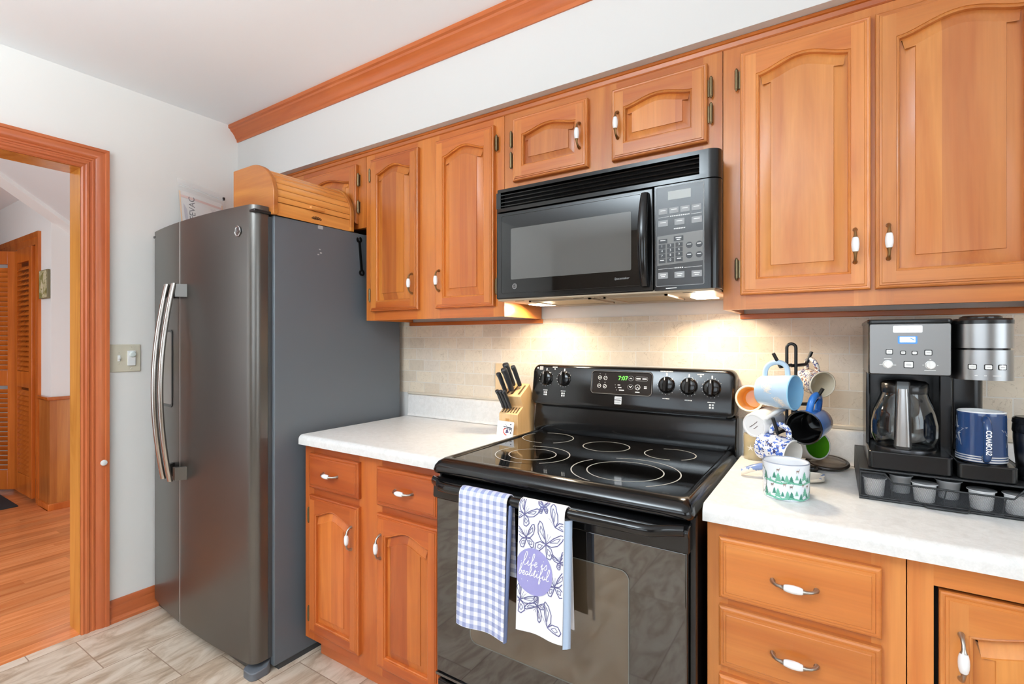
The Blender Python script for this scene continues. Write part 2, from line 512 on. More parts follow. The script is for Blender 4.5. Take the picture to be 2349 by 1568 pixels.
# walls behind the camera, with windows that let the daylight in
def holed_wall(name, u0, u1, holes, fn, mat):
    m = M(); xs = [u0]
    for a, b, z0, z1 in holes:
        m.join(fn(xs[-1], a, 0, ZC)); m.join(fn(a, b, 0, z0)); m.join(fn(a, b, z1, ZC)); xs.append(b)
    m.join(fn(xs[-1], u1, 0, ZC))
    return struct(name, m, mat)
holed_wall('wall_front', -0.12, XR + 0.12, [(1.3, 3.7, 0.85, 2.15)], lambda a, b, z0, z1: M().box(a, b, YF - 0.12, YF, z0, z1), wall_mat('taupe_paint', rgb(122, 104, 88)))
holed_wall('wall_right', YF, 0, [(-3.0, -1.2, 0.95, 2.1)], lambda a, b, z0, z1: M().box(XR, XR + 0.12, a, b, z0, z1), WALL)
def window(name, fn, w, h):
    m = M()
    for a, b, c, d in ((0, w, 0, 0.05), (0, w, h - 0.05, h), (0, 0.05, 0, h), (w - 0.05, w, 0, h), (w / 2 - 0.03, w / 2 + 0.03, 0, h)):
        m.join(fn(a, b, c, d))
    return struct(name, m, TRIM_V)
window('window_1', lambda a, b, c, d: M().box(1.3 + a, 1.3 + b, YF - 0.07, YF - 0.03, 0.85 + c, 0.85 + d), 2.4, 1.3)
window('window_2', lambda a, b, c, d: M().box(XR + 0.03, XR + 0.07, -3.0 + a, -3.0 + b, 0.95 + c, 0.95 + d), 1.8, 1.15)

# glass bowl uplight added out of view to brighten the ceiling and room
LX0, LY0 = 1.75, -2.75
lamp = T('added_pendant', 'added white glass bowl uplight, unseen behind the camera, brightening ceiling and room', 'lamp', (LX0, LY0, 1.75))
lamp.p('rod', M().tube([(LX0, LY0, 1.83), (LX0, LY0, ZC)], 0.006, 10).lathe([(0.05, ZC - 0.02), (0.05, ZC)], (LX0, LY0, 0), 20, cap0=True), BRASS)
lamp.p('glass_bowl', M().lathe([(0.002, 1.68), (0.09, 1.70), (0.15, 1.75), (0.17, 1.81), (0.165, 1.81), (0.145, 1.753), (0.088, 1.705), (0.002, 1.686)], (LX0, LY0, 0), 32), pm('opal_glass', rgb(245, 245, 243), 0.3))
up = area('added_uplight', (LX0, LY0, 1.79), (LX0, LY0 + 0.001, 3.0), 0.24, 0.24, 128, (0.82, 0.935, 1.0), lamp.o)
up.data.shape = 'DISK'

# ------------------------------------------------------------------ the hall beyond the doorway
m = M().box(-4.4, 0.0, -3.4, 0.9, -0.06, 0.0)
struct('floor_hall', m, FLOOR_W)
m = M().box(-4.4, -0.12, -3.4, 0.9, 2.465, 2.54)
struct('ceiling_hall', m, CEIL)
HX, HY = -2.20, -0.55
m = M().box(HX - 0.12, HX, HY, 0.9, 0, 2.465).box(-2.53, HX - 0.12, HY, HY + 0.12, 0, 2.465)
m.box(-4.4, -2.53, HY, HY + 0.12, 2.045, 2.465).box(-4.4, -3.75, HY, HY + 0.12, 0, 2.045)
struct('wall_hall', m, HALLW)
m = M().box(-4.5, -4.4, -3.4, 0.9, 0, 2.465)
struct('wall_hall_left', m, wood('dark_panelling', rgb(120, 78, 46), rgb(92, 56, 30), 'z', stave=0.2, stave_axis='y', rough=0.4))
m = M().box(-2.0, -0.12, 0.8, 0.9, 0, 2.465).box(-4.4, -1.9, -3.4, -3.3, 0, 2.465).box(-0.5, -0.12, -3.4, -3.3, 0, 2.465).box(-1.9, -0.5, -3.4, -3.3, 2.35, 2.465)
struct('wall_hall_front', m, HALLW)
# sloped underside of the stair
m = M()
sl = lambda y: 2.204 - 0.72 * (y + 0.55)
m.loft([[(HX, -0.92, sl(-0.92)), (HX, 0.85, sl(0.85)), (HX, 0.85, sl(0.85) + 0.3), (HX, -0.92, sl(-0.92) + 0.02)],
        [(-0.13, -0.92, sl(-0.92)), (-0.13, 0.85, sl(0.85)), (-0.13, 0.85, sl(0.85) + 0.3), (-0.13, -0.92, sl(-0.92) + 0.02)]], 0, True, True)
struct('ceiling_stair', m, wall_mat('grey_stair_underside', rgb(214, 214, 214)))
m = M()
m.loft([[(x, -0.93, sl(-0.93) - 0.03), (x, 0.80, sl(0.80) - 0.03), (x, 0.80, sl(0.80) + 0.02), (x, -0.93, sl(-0.93) + 0.02)] for x in (HX, HX + 0.20)], 0, True, True)
struct('trim_7', m, HALLW)
# wainscot with cap and base
PANEL = wood('wainscot_board', rgb(206, 134, 62), rgb(178, 104, 42), 'z', stave=0.11, stave_axis='y', rough=0.2)
m = M().box(HX, HX + 0.012, HY - 0.012, 0.8, 0, 0.83).box(-2.43, HX, HY - 0.012, HY, 0, 0.83)
wc = struct('trim_3', m, PANEL)
m = M().box(HX, HX + 0.028, HY - 0.028, 0.8, 0.83, 0.855).box(-2.43, HX, HY - 0.028, HY, 0.83, 0.855)
struct('wainscot_cap', m, CLOSET, wc, bevel=0.004)
m = M().box(HX, HX + 0.022, HY - 0.022, 0.8, 0, 0.05).box(-2.43, HX, HY - 0.022, HY, 0, 0.05)
struct('wainscot_base', m, CLOSET, wc, bevel=0.004)

# louvred bifold closet doors
prof2 = [(0, 0), (0, 0.010), (0.010, 0.014), (0.05, 0.012), (0.055, 0.016), (0.09, 0.020), (0.095, 0.020), (0.095, 0)]
m = casing(-3.75, -2.53, 2.04, 0.095, prof2, lambda y, z, d: (y, HY - d, z), 'trim')
ct = struct('trim_4', m, [CLOSET, CLOSET], angle=30)
struct('closet_jamb', M().box(-2.545, -2.53, HY, HY + 0.12, 0, 2.04).box(-3.75, -2.53, HY, HY + 0.12, 2.04, 2.06), CLOSET, ct)
struct('wall_closet', M().box(-3.8, -2.4, 0.1, 0.14, 0, 2.4).box(-3.8, -3.76, HY + .12, .1, 0, 2.4), CLOSET)
def louvre_door(w):
    fr = M()
    st = 0.075
    fr.box(0, st, -0.028, 0, 0.02, 2.02).box(w - st, w, -0.028, 0, 0.02, 2.02)
    fr.box(st, w - st, -0.028, 0, 0.02, 0.18).box(st, w - st, -0.028, 0, 0.89, 1.02).box(st, w - st, -0.028, 0, 1.91, 2.02)
    sl = M()
    for z0, z1 in ((0.18, 0.89), (1.02, 1.91)):
        n = int((z1 - z0) / 0.0405)
        for i in range(n):
            z = z0 + 0.02 + i * (z1 - z0 - 0.03) / n
            sl.add([(st, -0.026, z - 0.016), (w - st, -0.026, z - 0.016), (w - st, -0.002, z + 0.016), (st, -0.002, z + 0.016),
                    (st, -0.026, z - 0.010), (w - st, -0.026, z - 0.010), (w - st, -0.002, z + 0.022), (st, -0.002, z + 0.022)],
                   [(0, 1, 2, 3), (4, 7, 6, 5), (0, 4, 5, 1), (2, 6, 7, 3), (0, 3, 7, 4), (1, 5, 6, 2)])
    return fr, sl
fr, sl = louvre_door(0.46)
d1 = T('closet_door', 'louvred orange wood closet door leaf facing the hall, nearest the casing', 'closet door', (-3.01, HY - 0.001, 0.01), group=None, local=True)
d1.p('door_frame', fr, CLOSET, bevel=0.003)
d1.p('louvre_slats', sl, CLOSET)
d2 = copy_tree(d1.o)
d2.location = (-3.01, HY - 0.012, 0.01); d2.rotation_euler = (0, 0, math.radians(180 + 38))
d2['label'] = 'louvred closet door leaf folded back into shade at the photo edge'
k = M().lathe([(0, 0.03), (0.012, 0.028), (0.014, 0.02), (0.007, 0.012), (0.006, 0)], n=16).xf(Matrix.Translation((-3.03 + 0.46 + 0.06 - 0.2, 0, 0)))
# hall picture and mat
pic = T('wall_picture', 'small green and cream picture hanging beside the closet casing', 'picture', (-2.31, HY, 1.71))
pic.p('canvas', M().box(-2.405, -2.215, HY - 0.02, HY, 1.60, 1.82), pm('picture_edge', rgb(120, 112, 84), 0.5), bevel=0.003)
mat = bpy.data.materials.new('picture_scene'); kk = NT(mat)
nz = kk.noise(kk.obj(), 16, 4, 0.6, 1.0)
kk.put(kk.b.inputs['Base Color'], kk.ramp(nz, [(0.3, rgb(84, 84, 46)), (0.45, rgb(150, 146, 92)), (0.55, rgb(214, 206, 176)), (0.7, rgb(104, 112, 64))]))
pic.p('picture_surface', M().box(-2.398, -2.222, HY - 0.0215, HY - 0.02, 1.607, 1.813), mat)
solo('door_mat', M().box(-3.5, -2.52, -1.45, -0.66, 0, 0.008), pm('black_rubber_mat', rgb(38, 44, 50), 0.8, vary=0.3, bump=0.3, bscale=150),
     'dark rubber door mat on the hall wood floor', 'mat', (-3.0, -1.05, 0), bevel=0.003)

# switch plate on the left wall
sw = T('light_switch', 'beige double switch plate on the wall between casing and fridge', 'light switch', (0.0, -0.845, 1.2))
PLATE = pm('aged_beige_plate', rgb(206, 198, 178), 0.35)
sw.p('plate', M().box(0, 0.006, -0.907, -0.784, 1.137, 1.264), PLATE, bevel=0.003)
sw.p('toggle', M().box(0.004, 0.009, -0.875, -0.865, 1.186, 1.214).box(0.006, 0.018, -0.873, -0.867, 1.196, 1.206), WHITE_PLASTIC, bevel=0.001)
sw.p('night_light', M().box(0.005, 0.012, -0.838, -0.806, 1.165, 1.235), WHITE_PLASTIC, bevel=0.002, label='white plug-in sensor with round lens')
m = M().lathe([(0.0, 0.009), (0.010, 0.007), (0.015, 0.0)], n=24).xf(Matrix.Translation((0.012, -0.818, 1.218)) @ Matrix.Rotation(PI / 2, 4, 'Y'))
sw.p('lens', m, pm('clear_lens', rgb(220, 228, 224), 0.08, coat=0.5), label='clear round sensor lens')
m = M()
for y, z in ((-0.870, 1.226), (-0.870, 1.174), (-0.822, 1.250), (-0.822, 1.152)):
    m.lathe([(0, 0.0015), (0.002, 0.001), (0.003, 0)], n=10).v[-30:]
    for i in range(len(m.v) - 30, len(m.v)):
        p = m.v[i]; m.v[i] = Vector((0.006 + p.z, y + p.x, z + p.y))
sw.p('screw_heads', m, PLATE)
# ------------------------------------------------------------------ cabinets
def arch(x0, x1, z0, zs, za, n=22):
    """opening outline: straight sides and sill, cathedral arch on top (counter-clockwise seen from the front)"""
    top = []
    for i in range(n + 1):
        t = 1 - i / n
        f = 0.5 - 0.5 * math.cos(2 * PI * t)
        top.append((x0 + (x1 - x0) * t, zs + (za - zs) * f ** 0.85))
    return [(x0, z0), (x1, z0)] + top

EDGE = [(0.0, 0.020), (0.0, 0.0075), (0.0015, 0.005), (0.0045, 0.0035), (0.0075, 0.0042), (0.0085, 0.0018), (0.0125, 0.0012), (0.0135, 0.0), (0.0150, 0.0)]
def door_bodies(x0, x1, z0, z1, yb, stile=0.040, rail=0.040, sh=0.070, ap=0.042, t=0.020):
    """frame mesh (stiles and rails, moulded edge, sticking bead) and raised cathedral panel"""
    yf = yb - t
    F = M()
    loops = []
    for ins, d in EDGE:
        loops.append([(x0 + ins, yf + d, z0 + ins), (x1 - ins, yf + d, z0 + ins), (x1 - ins, yf + d, z1 - ins), (x0 + ins, yf + d, z1 - ins)])
    n = len(loops)
    for a in range(n - 1):
        for i in range(4):
            j = (i + 1) % 4
            F.add([loops[a][i], loops[a][j], loops[a + 1][j], loops[a + 1][i]], [(0, 1, 2, 3)], 0 if i in (1, 3) else 1)
    e = EDGE[-1][0]
    ox0, ox1, oz0, oz1 = x0 + stile, x1 - stile, z0 + rail, z1 - sh
    A = arch(ox0, ox1, oz0, oz1, z1 - ap)
    q = lambda a, b, c, d, mt: F.add([(a, yf, c), (b, yf, c), (b, yf, d), (a, yf, d)], [(0, 1, 2, 3)], mt)
    q(x0 + e, ox0, z0 + e, z1 - e, 0); q(ox1, x1 - e, z0 + e, z1 - e, 0); q(ox0, ox1, z0 + e, oz0, 1)
    top = A[2:]
    F.loft([[(x, yf, z) for x, z in top], [(x, yf, z1 - e) for x, z in top]], 1, closed=False)
    pr_ = [(0, 0), (0.0008, 0.0022), (0.0036, 0.0012), (0.0062, 0.0034), (0.0075, 0.0125)]
    F.loft([[(x, yf + d, z) for x, z in inset(A, ins)] for ins, d in pr_], 0)
    P = M()
    pl = [(0.0070, 0.0125), (0.010, 0.0122), (0.0355, 0.0040), (0.0365, 0.0016)]
    w = x1 - x0
    k = min(1.0, (z1 - z0) / 0.36)
    L = [[(x, yf + d, z) for x, z in inset(A, 0.007 + (ins - 0.007) * (0.72 if k < 0.8 else 1.0))] for ins, d in pl]
    P.loft(L, 0)
    tri = tessellate_polygon([[Vector((p[0], p[2], 0)) for p in L[-1]]])
    P.add(L[-1], [tuple(x) for x in tri])
    return F, P

def slab_body(x0, x1, z0, z1, yb, t=0.020):
    yf = yb - t; F = M(); loops = []
    for ins, d in EDGE:
        s = ins * 1.25
        loops.append([(x0 + s, yf + d, z0 + s), (x1 - s, yf + d, z0 + s), (x1 - s, yf + d, z1 - s), (x0 + s, yf + d, z1 - s)])
    F.loft(loops, 0, False, True)
    return F

def handle_mesh(c, vertical, yf):
    """bail pull: two metal posts sweeping out to a porcelain grip"""
    m = M(); pts = []; rad = []
    prof = [(-0.040, 0.000, 0.0055), (-0.040, 0.004, 0.0050), (-0.037, 0.012, 0.0036), (-0.031, 0.019, 0.0032), (-0.024, 0.0215, 0.0036), (-0.0185, 0.0225, 0.0050), (-0.0175, 0.0225, 0.0060)]
    for sgn in (-1, 1):
        path = [((c[0], yf - o, c[1] - sgn * s) if vertical else (c[0] - sgn * s, yf - o, c[1])) for s, o, r in prof]
        m.tube(path, [r for _, _, r in prof], 10, 0)
    g = [(-0.0175, 0.0056), (-0.0150, 0.0068), (-0.008, 0.0082), (0, 0.0086), (0.008, 0.0082), (0.0150, 0.0068), (0.0175, 0.0056)]
    m.tube([((c[0], yf - 0.0225, c[1] + s) if vertical else (c[0] + s, yf - 0.0225, c[1])) for s, _ in g], [r for _, r in g], 16, 1)
    return m

def hinge_mesh(x, z, yb, side):
    m = M()
    m.tube([(x, yb - 0.010, z - 0.026), (x, yb - 0.010, z + 0.026)], 0.0048, 10)
    m.tube([(x, yb - 0.010, z - 0.031), (x, yb - 0.010, z - 0.026)], [0.002, 0.004], 8)
    m.tube([(x, yb - 0.010, z + 0.026), (x, yb - 0.010, z + 0.031)], [0.004, 0.002], 8)
    m.box(x - 0.004 if side > 0 else x - 0.014, x + 0.014 if side > 0 else x + 0.004, yb - 0.004, yb, z - 0.024, z + 0.024)
    return m

def add_door(th, x0, x1, z0, z1, yb, handle=None, metal=None, hinges=(), hside=-1, **k):
    F, P = door_bodies(x0, x1, z0, z1, yb, **k)
    d = th.p('door', F, [PAL.v, PAL.h], angle=28)
    th.p('raised_panel', P, PAL.p, d, angle=28)
    if handle:
        th.p('handle', handle_mesh(handle, True, yb - 0.020), [metal or BRASS, PORCELAIN], d, 'metal pull with a white porcelain grip')
    for z in hinges:
        th.p('hinge', hinge_mesh((x0 - 0.010) if hside < 0 else (x1 + 0.010), z, yb, -hside), HINGE, d, 'bronze hinge')
    return d

def face_frame(th, y, x0, x1, z0, z1, stiles, rails, t=0.019):
    """stiles as (x0,x1), rails as (xa,xb,z0,z1)"""
    m = M()
    for a, b in stiles: m.box(a, b, y, y + t, z0, z1, 0)
    for a, b, c, d in rails: m.box(a, b, y + 0.0003, y + t, c, d, 1)
    return th.p('face_frame', m, [PAL.v, PAL.h])

YU, YB = -0.285, -0.585
TOP = 2.106
def carcass(th, x0, x1, y0, z0, z1, floor_up=0.018, back=-0.009):
    m = M()
    m.box(x0, x0 + 0.016, y0, back, z0, z1).box(x1 - 0.016, x1, y0, back, z0, z1)
    m.box(x0 + 0.016, x1 - 0.016, y0, back, z0 + floor_up, z0 + floor_up + 0.012).box(x0 + 0.016, x1 - 0.016, y0, back, z1 - 0.012, z1)
    m.box(x0 + 0.016, x1 - 0.016, back - 0.006, back, z0 + floor_up, z1)
    return th.p('carcass', m, PAL.y)

# over the fridge
PAL = PAL_L
c = T('upper_cabinet', 'cherry cabinet above the fridge, half hidden by the bread box', 'cabinet', (0.5, 0, 1.79))
carcass(c, 0.012, 0.997, YU + 0.019, 1.79, TOP)
face_frame(c, YU, 0.012, 0.997, 1.79, TOP, [(0.012, 0.06), (0.45, 0.54), (0.945, 0.997)], [(0.06, 0.45, 1.79, 1.83), (0.54, 0.945, 1.79, 1.83), (0.06, 0.45, 2.06, TOP), (0.54, 0.945, 2.06, TOP)])
add_door(c, 0.538, 0.944, 1.812, 2.080, YU, None, hinges=(2.008, 1.886), hside=1)
add_door(c, 0.055, 0.452, 1.812, 2.080, YU, None, hinges=(2.008, 1.886))
# tall pair left of the microwave
c = T('upper_cabinet', 'tall cherry wall cabinet with two arched doors between fridge and microwave', 'cabinet', (1.37, 0, 1.371))
carcass(c, 0.999, 1.744, YU + 0.019, 1.371, TOP)
face_frame(c, YU, 0.999, 1.744, 1.371, TOP, [(0.999, 1.052), (1.31, 1.43), (1.695, 1.744)], [(1.052, 1.31, 1.371, 1.422), (1.43, 1.695, 1.371, 1.422), (1.052, 1.31, 2.06, TOP), (1.43, 1.695, 2.06, TOP)])
add_door(c, 1.040, 1.325, 1.410, 2.078, YU, (1.299, 1.517), BRASS, (2.013, 1.482), -1)
add_door(c, 1.420, 1.705, 1.410, 2.078, YU, (1.446, 1.519), BRASS, (2.010, 1.482), 1)
# over the microwave
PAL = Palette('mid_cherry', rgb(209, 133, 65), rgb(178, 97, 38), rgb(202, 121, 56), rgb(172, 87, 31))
c = T('upper_cabinet', 'short cherry cabinet with two small arched doors above the microwave', 'cabinet', (2.12, 0, 1.79))
carcass(c, 1.746, 2.492, YU + 0.019, 1.80, TOP)
face_frame(c, YU, 1.746, 2.492, 1.80, TOP, [(1.746, 1.80), (2.07, 2.175), (2.44, 2.492)], [(1.80, 2.07, 1.80, 1.86), (2.175, 2.44, 1.80, 1.86), (1.80, 2.07, 2.06, TOP), (2.175, 2.44, 2.06, TOP)])
add_door(c, 1.789, 2.081, 1.853, 2.079, YU, (2.055, 1.957), BRASS, (2.008, 1.933), -1, rail=0.047, sh=0.064, ap=0.044)
add_door(c, 2.164, 2.453, 1.853, 2.079, YU, (2.187, 1.960), BRASS, (2.009, 1.934), 1, rail=0.047, sh=0.064, ap=0.044)
# right of the microwave
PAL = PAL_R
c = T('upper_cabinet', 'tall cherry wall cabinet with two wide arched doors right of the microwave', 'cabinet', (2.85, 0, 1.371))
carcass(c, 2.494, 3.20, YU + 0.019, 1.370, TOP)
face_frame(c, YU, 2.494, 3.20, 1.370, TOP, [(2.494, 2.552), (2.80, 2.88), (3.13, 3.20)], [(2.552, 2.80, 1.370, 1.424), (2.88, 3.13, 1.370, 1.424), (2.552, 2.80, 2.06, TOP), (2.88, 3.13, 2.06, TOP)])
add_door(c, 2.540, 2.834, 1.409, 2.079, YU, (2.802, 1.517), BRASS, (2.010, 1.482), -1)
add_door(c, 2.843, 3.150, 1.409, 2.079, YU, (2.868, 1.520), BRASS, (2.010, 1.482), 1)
# cornice along all wall cabinets, and the wood strip under them against the tile
m = M()
cp = [(0.019, 2.106), (-0.001, 2.106), (-0.004, 2.109), (-0.006, 2.120), (-0.010, 2.122), (-0.010, 2.130), (0.019, 2.130)]
m.loft([[(0.012, YU + d, z) for d, z in cp], [(3.2, YU + d, z) for d, z in cp]], 0, True, True)
struct('trim_5', m, WOOD_H, angle=30)
m = M().box(1.0, 1.752, -0.019, -0.0085, 1.353, 1.3705).box(2.500, 3.20, -0.019, -0.0085, 1.353, 1.3695)
struct('trim_6', m, WOOD_H, bevel=0.002)

# base cabinet left of the range
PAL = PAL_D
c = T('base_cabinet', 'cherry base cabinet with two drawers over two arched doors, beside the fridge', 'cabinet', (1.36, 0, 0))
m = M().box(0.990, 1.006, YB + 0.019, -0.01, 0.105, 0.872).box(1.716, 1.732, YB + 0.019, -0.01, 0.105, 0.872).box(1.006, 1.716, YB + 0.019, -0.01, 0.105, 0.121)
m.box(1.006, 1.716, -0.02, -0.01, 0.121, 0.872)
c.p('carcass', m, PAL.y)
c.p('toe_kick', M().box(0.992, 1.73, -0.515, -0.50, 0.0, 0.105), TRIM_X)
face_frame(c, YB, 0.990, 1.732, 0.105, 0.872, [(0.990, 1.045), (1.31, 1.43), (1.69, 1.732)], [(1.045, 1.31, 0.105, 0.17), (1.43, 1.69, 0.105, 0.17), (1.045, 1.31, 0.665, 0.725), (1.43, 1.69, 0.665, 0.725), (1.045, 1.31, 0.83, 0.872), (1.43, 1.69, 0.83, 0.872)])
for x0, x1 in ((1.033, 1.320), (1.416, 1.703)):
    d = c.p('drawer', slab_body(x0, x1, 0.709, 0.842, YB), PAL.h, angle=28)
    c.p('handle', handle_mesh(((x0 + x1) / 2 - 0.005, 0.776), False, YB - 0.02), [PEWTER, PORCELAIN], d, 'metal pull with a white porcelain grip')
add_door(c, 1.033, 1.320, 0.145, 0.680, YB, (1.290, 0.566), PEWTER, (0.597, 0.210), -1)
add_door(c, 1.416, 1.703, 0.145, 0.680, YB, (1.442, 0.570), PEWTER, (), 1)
# drawer unit right of the range
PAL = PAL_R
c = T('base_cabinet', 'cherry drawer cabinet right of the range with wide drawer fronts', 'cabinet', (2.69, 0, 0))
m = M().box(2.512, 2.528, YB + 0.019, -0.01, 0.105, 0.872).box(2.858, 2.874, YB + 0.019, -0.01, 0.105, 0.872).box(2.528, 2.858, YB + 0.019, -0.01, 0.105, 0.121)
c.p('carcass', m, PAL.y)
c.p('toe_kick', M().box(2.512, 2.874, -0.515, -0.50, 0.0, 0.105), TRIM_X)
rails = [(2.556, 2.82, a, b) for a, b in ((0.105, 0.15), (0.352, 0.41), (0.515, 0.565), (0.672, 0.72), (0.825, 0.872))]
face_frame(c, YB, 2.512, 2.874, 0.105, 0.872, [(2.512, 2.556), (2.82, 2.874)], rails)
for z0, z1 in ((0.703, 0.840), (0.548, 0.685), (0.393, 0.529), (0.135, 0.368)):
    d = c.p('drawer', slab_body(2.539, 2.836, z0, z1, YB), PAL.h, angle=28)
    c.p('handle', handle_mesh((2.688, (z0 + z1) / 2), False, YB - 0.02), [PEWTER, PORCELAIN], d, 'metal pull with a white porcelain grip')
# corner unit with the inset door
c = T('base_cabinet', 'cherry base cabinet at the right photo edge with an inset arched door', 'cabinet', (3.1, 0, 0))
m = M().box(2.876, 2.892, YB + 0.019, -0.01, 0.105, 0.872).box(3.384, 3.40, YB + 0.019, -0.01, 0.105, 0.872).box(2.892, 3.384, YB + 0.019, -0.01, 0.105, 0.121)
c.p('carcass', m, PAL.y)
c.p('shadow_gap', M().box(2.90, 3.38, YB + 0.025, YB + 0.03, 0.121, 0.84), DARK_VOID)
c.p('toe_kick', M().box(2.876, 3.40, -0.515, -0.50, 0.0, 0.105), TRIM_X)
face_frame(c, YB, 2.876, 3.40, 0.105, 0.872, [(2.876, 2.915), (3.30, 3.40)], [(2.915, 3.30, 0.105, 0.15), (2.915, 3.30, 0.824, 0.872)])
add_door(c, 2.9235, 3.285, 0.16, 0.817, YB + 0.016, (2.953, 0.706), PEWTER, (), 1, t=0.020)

# worktops: post-formed laminate with rolled edge and coved splash
def counter(name, label, x0, x1):
    z0, z1 = 0.874, 0.914
    pr_ = [(-0.600, z0), (-0.611, z0 + 0.002), (-0.6235, z0 + 0.003)]
    pr_ += [(-0.6235 + 0.019 - 0.019 * math.cos(a), z1 - 0.019 + 0.019 * math.sin(a)) for a in [PI / 2 * i / 6 for i in range(7)]]
    pr_ += [(-0.0275, z1), (-0.0275, z0)]
    up = [(-0.009, z0), (-0.027, z0)]
    up += [(-0.027, z1)] + [(-0.040 + 0.013 * math.sin(a), z1 + 0.0135 - 0.013 * math.cos(a)) for a in [PI / 2 * i / 4 for i in range(1, 5)]]
    up += [(-0.026, 1.006), (-0.023, 1.014), (-0.016, 1.0175), (-0.009, 1.0175)]
    mu = M().loft([[(x0, y, z) for y, z in up], [(x1, y, z) for y, z in up]], 0, True, True)
    struct('laminate_upstand', mu, LAMINATE, UPSTAND, angle=30)
    m = M().loft([[(x0, y, z) for y, z in pr_], [(x1, y, z) for y, z in pr_]], 0, True, True)
    return solo(name, m, LAMINATE, label, 'countertop', ((x0 + x1) / 2, -0.3, z0), angle=30)
counter('countertop', 'speckled white laminate worktop between the fridge and the range', 1.0, 1.733)
counter('countertop', 'speckled white laminate worktop right of the range, under the coffee maker', 2.509, XR)
# ------------------------------------------------------------------ refrigerator (local frame: origin at the right front foot of the case)
FR_SIDE = pm('slate_grey_side_panel', rgb(92, 98, 104), 0.42, bump=0.06, bscale=900)
FR_DOOR = pm('slate_metal_door', rgb(104, 101, 97), 0.30, 0.85)
FR_HANDLE = pm('slate_metal_handle', rgb(176, 170, 164), 0.22, 1.0)
FR_GAP = pm('door_gasket', rgb(58, 60, 62), 0.6)
f = T('refrigerator', 'slate grey side by side refrigerator with bowed bar handles', 'refrigerator', (0.944, -0.69, 0), (0, 0, math.radians(-1.2)), local=True)
Wf = -0.908
f.p('case', M().box(Wf, 0, 0.0, 0.650, 0.022, 1.767), FR_SIDE, bevel=0.004, label='flat grey steel case')
f.p('door_gasket', M().box(Wf + 0.012, -0.012, -0.016, 0.0, 0.06, 1.76), FR_GAP)
ZD0, ZD1 = 0.058, 1.797
def front(x):                     # bowed door front
    t = (x - Wf / 2) / (Wf / 2)
    return -0.100 + 0.030 * abs(t) ** 2.2
def door_outline(xa, xb, rl, rrr):
    o = []
    n = 26
    pts = [(xa + (xb - xa) * i / n) for i in range(n + 1)]
    ya, yb_ = front(xa), front(xb)
    def fr(x):
        y = front(x)
        if x > xb - rrr:
            s = (x - (xb - rrr)) / rrr; y += rrr * (1 - math.sqrt(max(0, 1 - s * s)))
        if x < xa + rl:
            s = ((xa + rl) - x) / rl; y += rl * (1 - math.sqrt(max(0, 1 - s * s)))
        return y
    ex = sorted(set(pts + [xb - rrr + rrr * math.sin(PI / 2 * i / 8) for i in range(9)] + [xa + rl - rl * math.sin(PI / 2 * i / 5) for i in range(6)]))
    for x in ex: o.append((x, fr(x)))
    o += [(xb, -0.014), (xa, -0.014)]
    return o
xs = -0.566
EDGE_STEEL = pm('pale_door_edge', rgb(205, 203, 198), 0.3, 0.6)
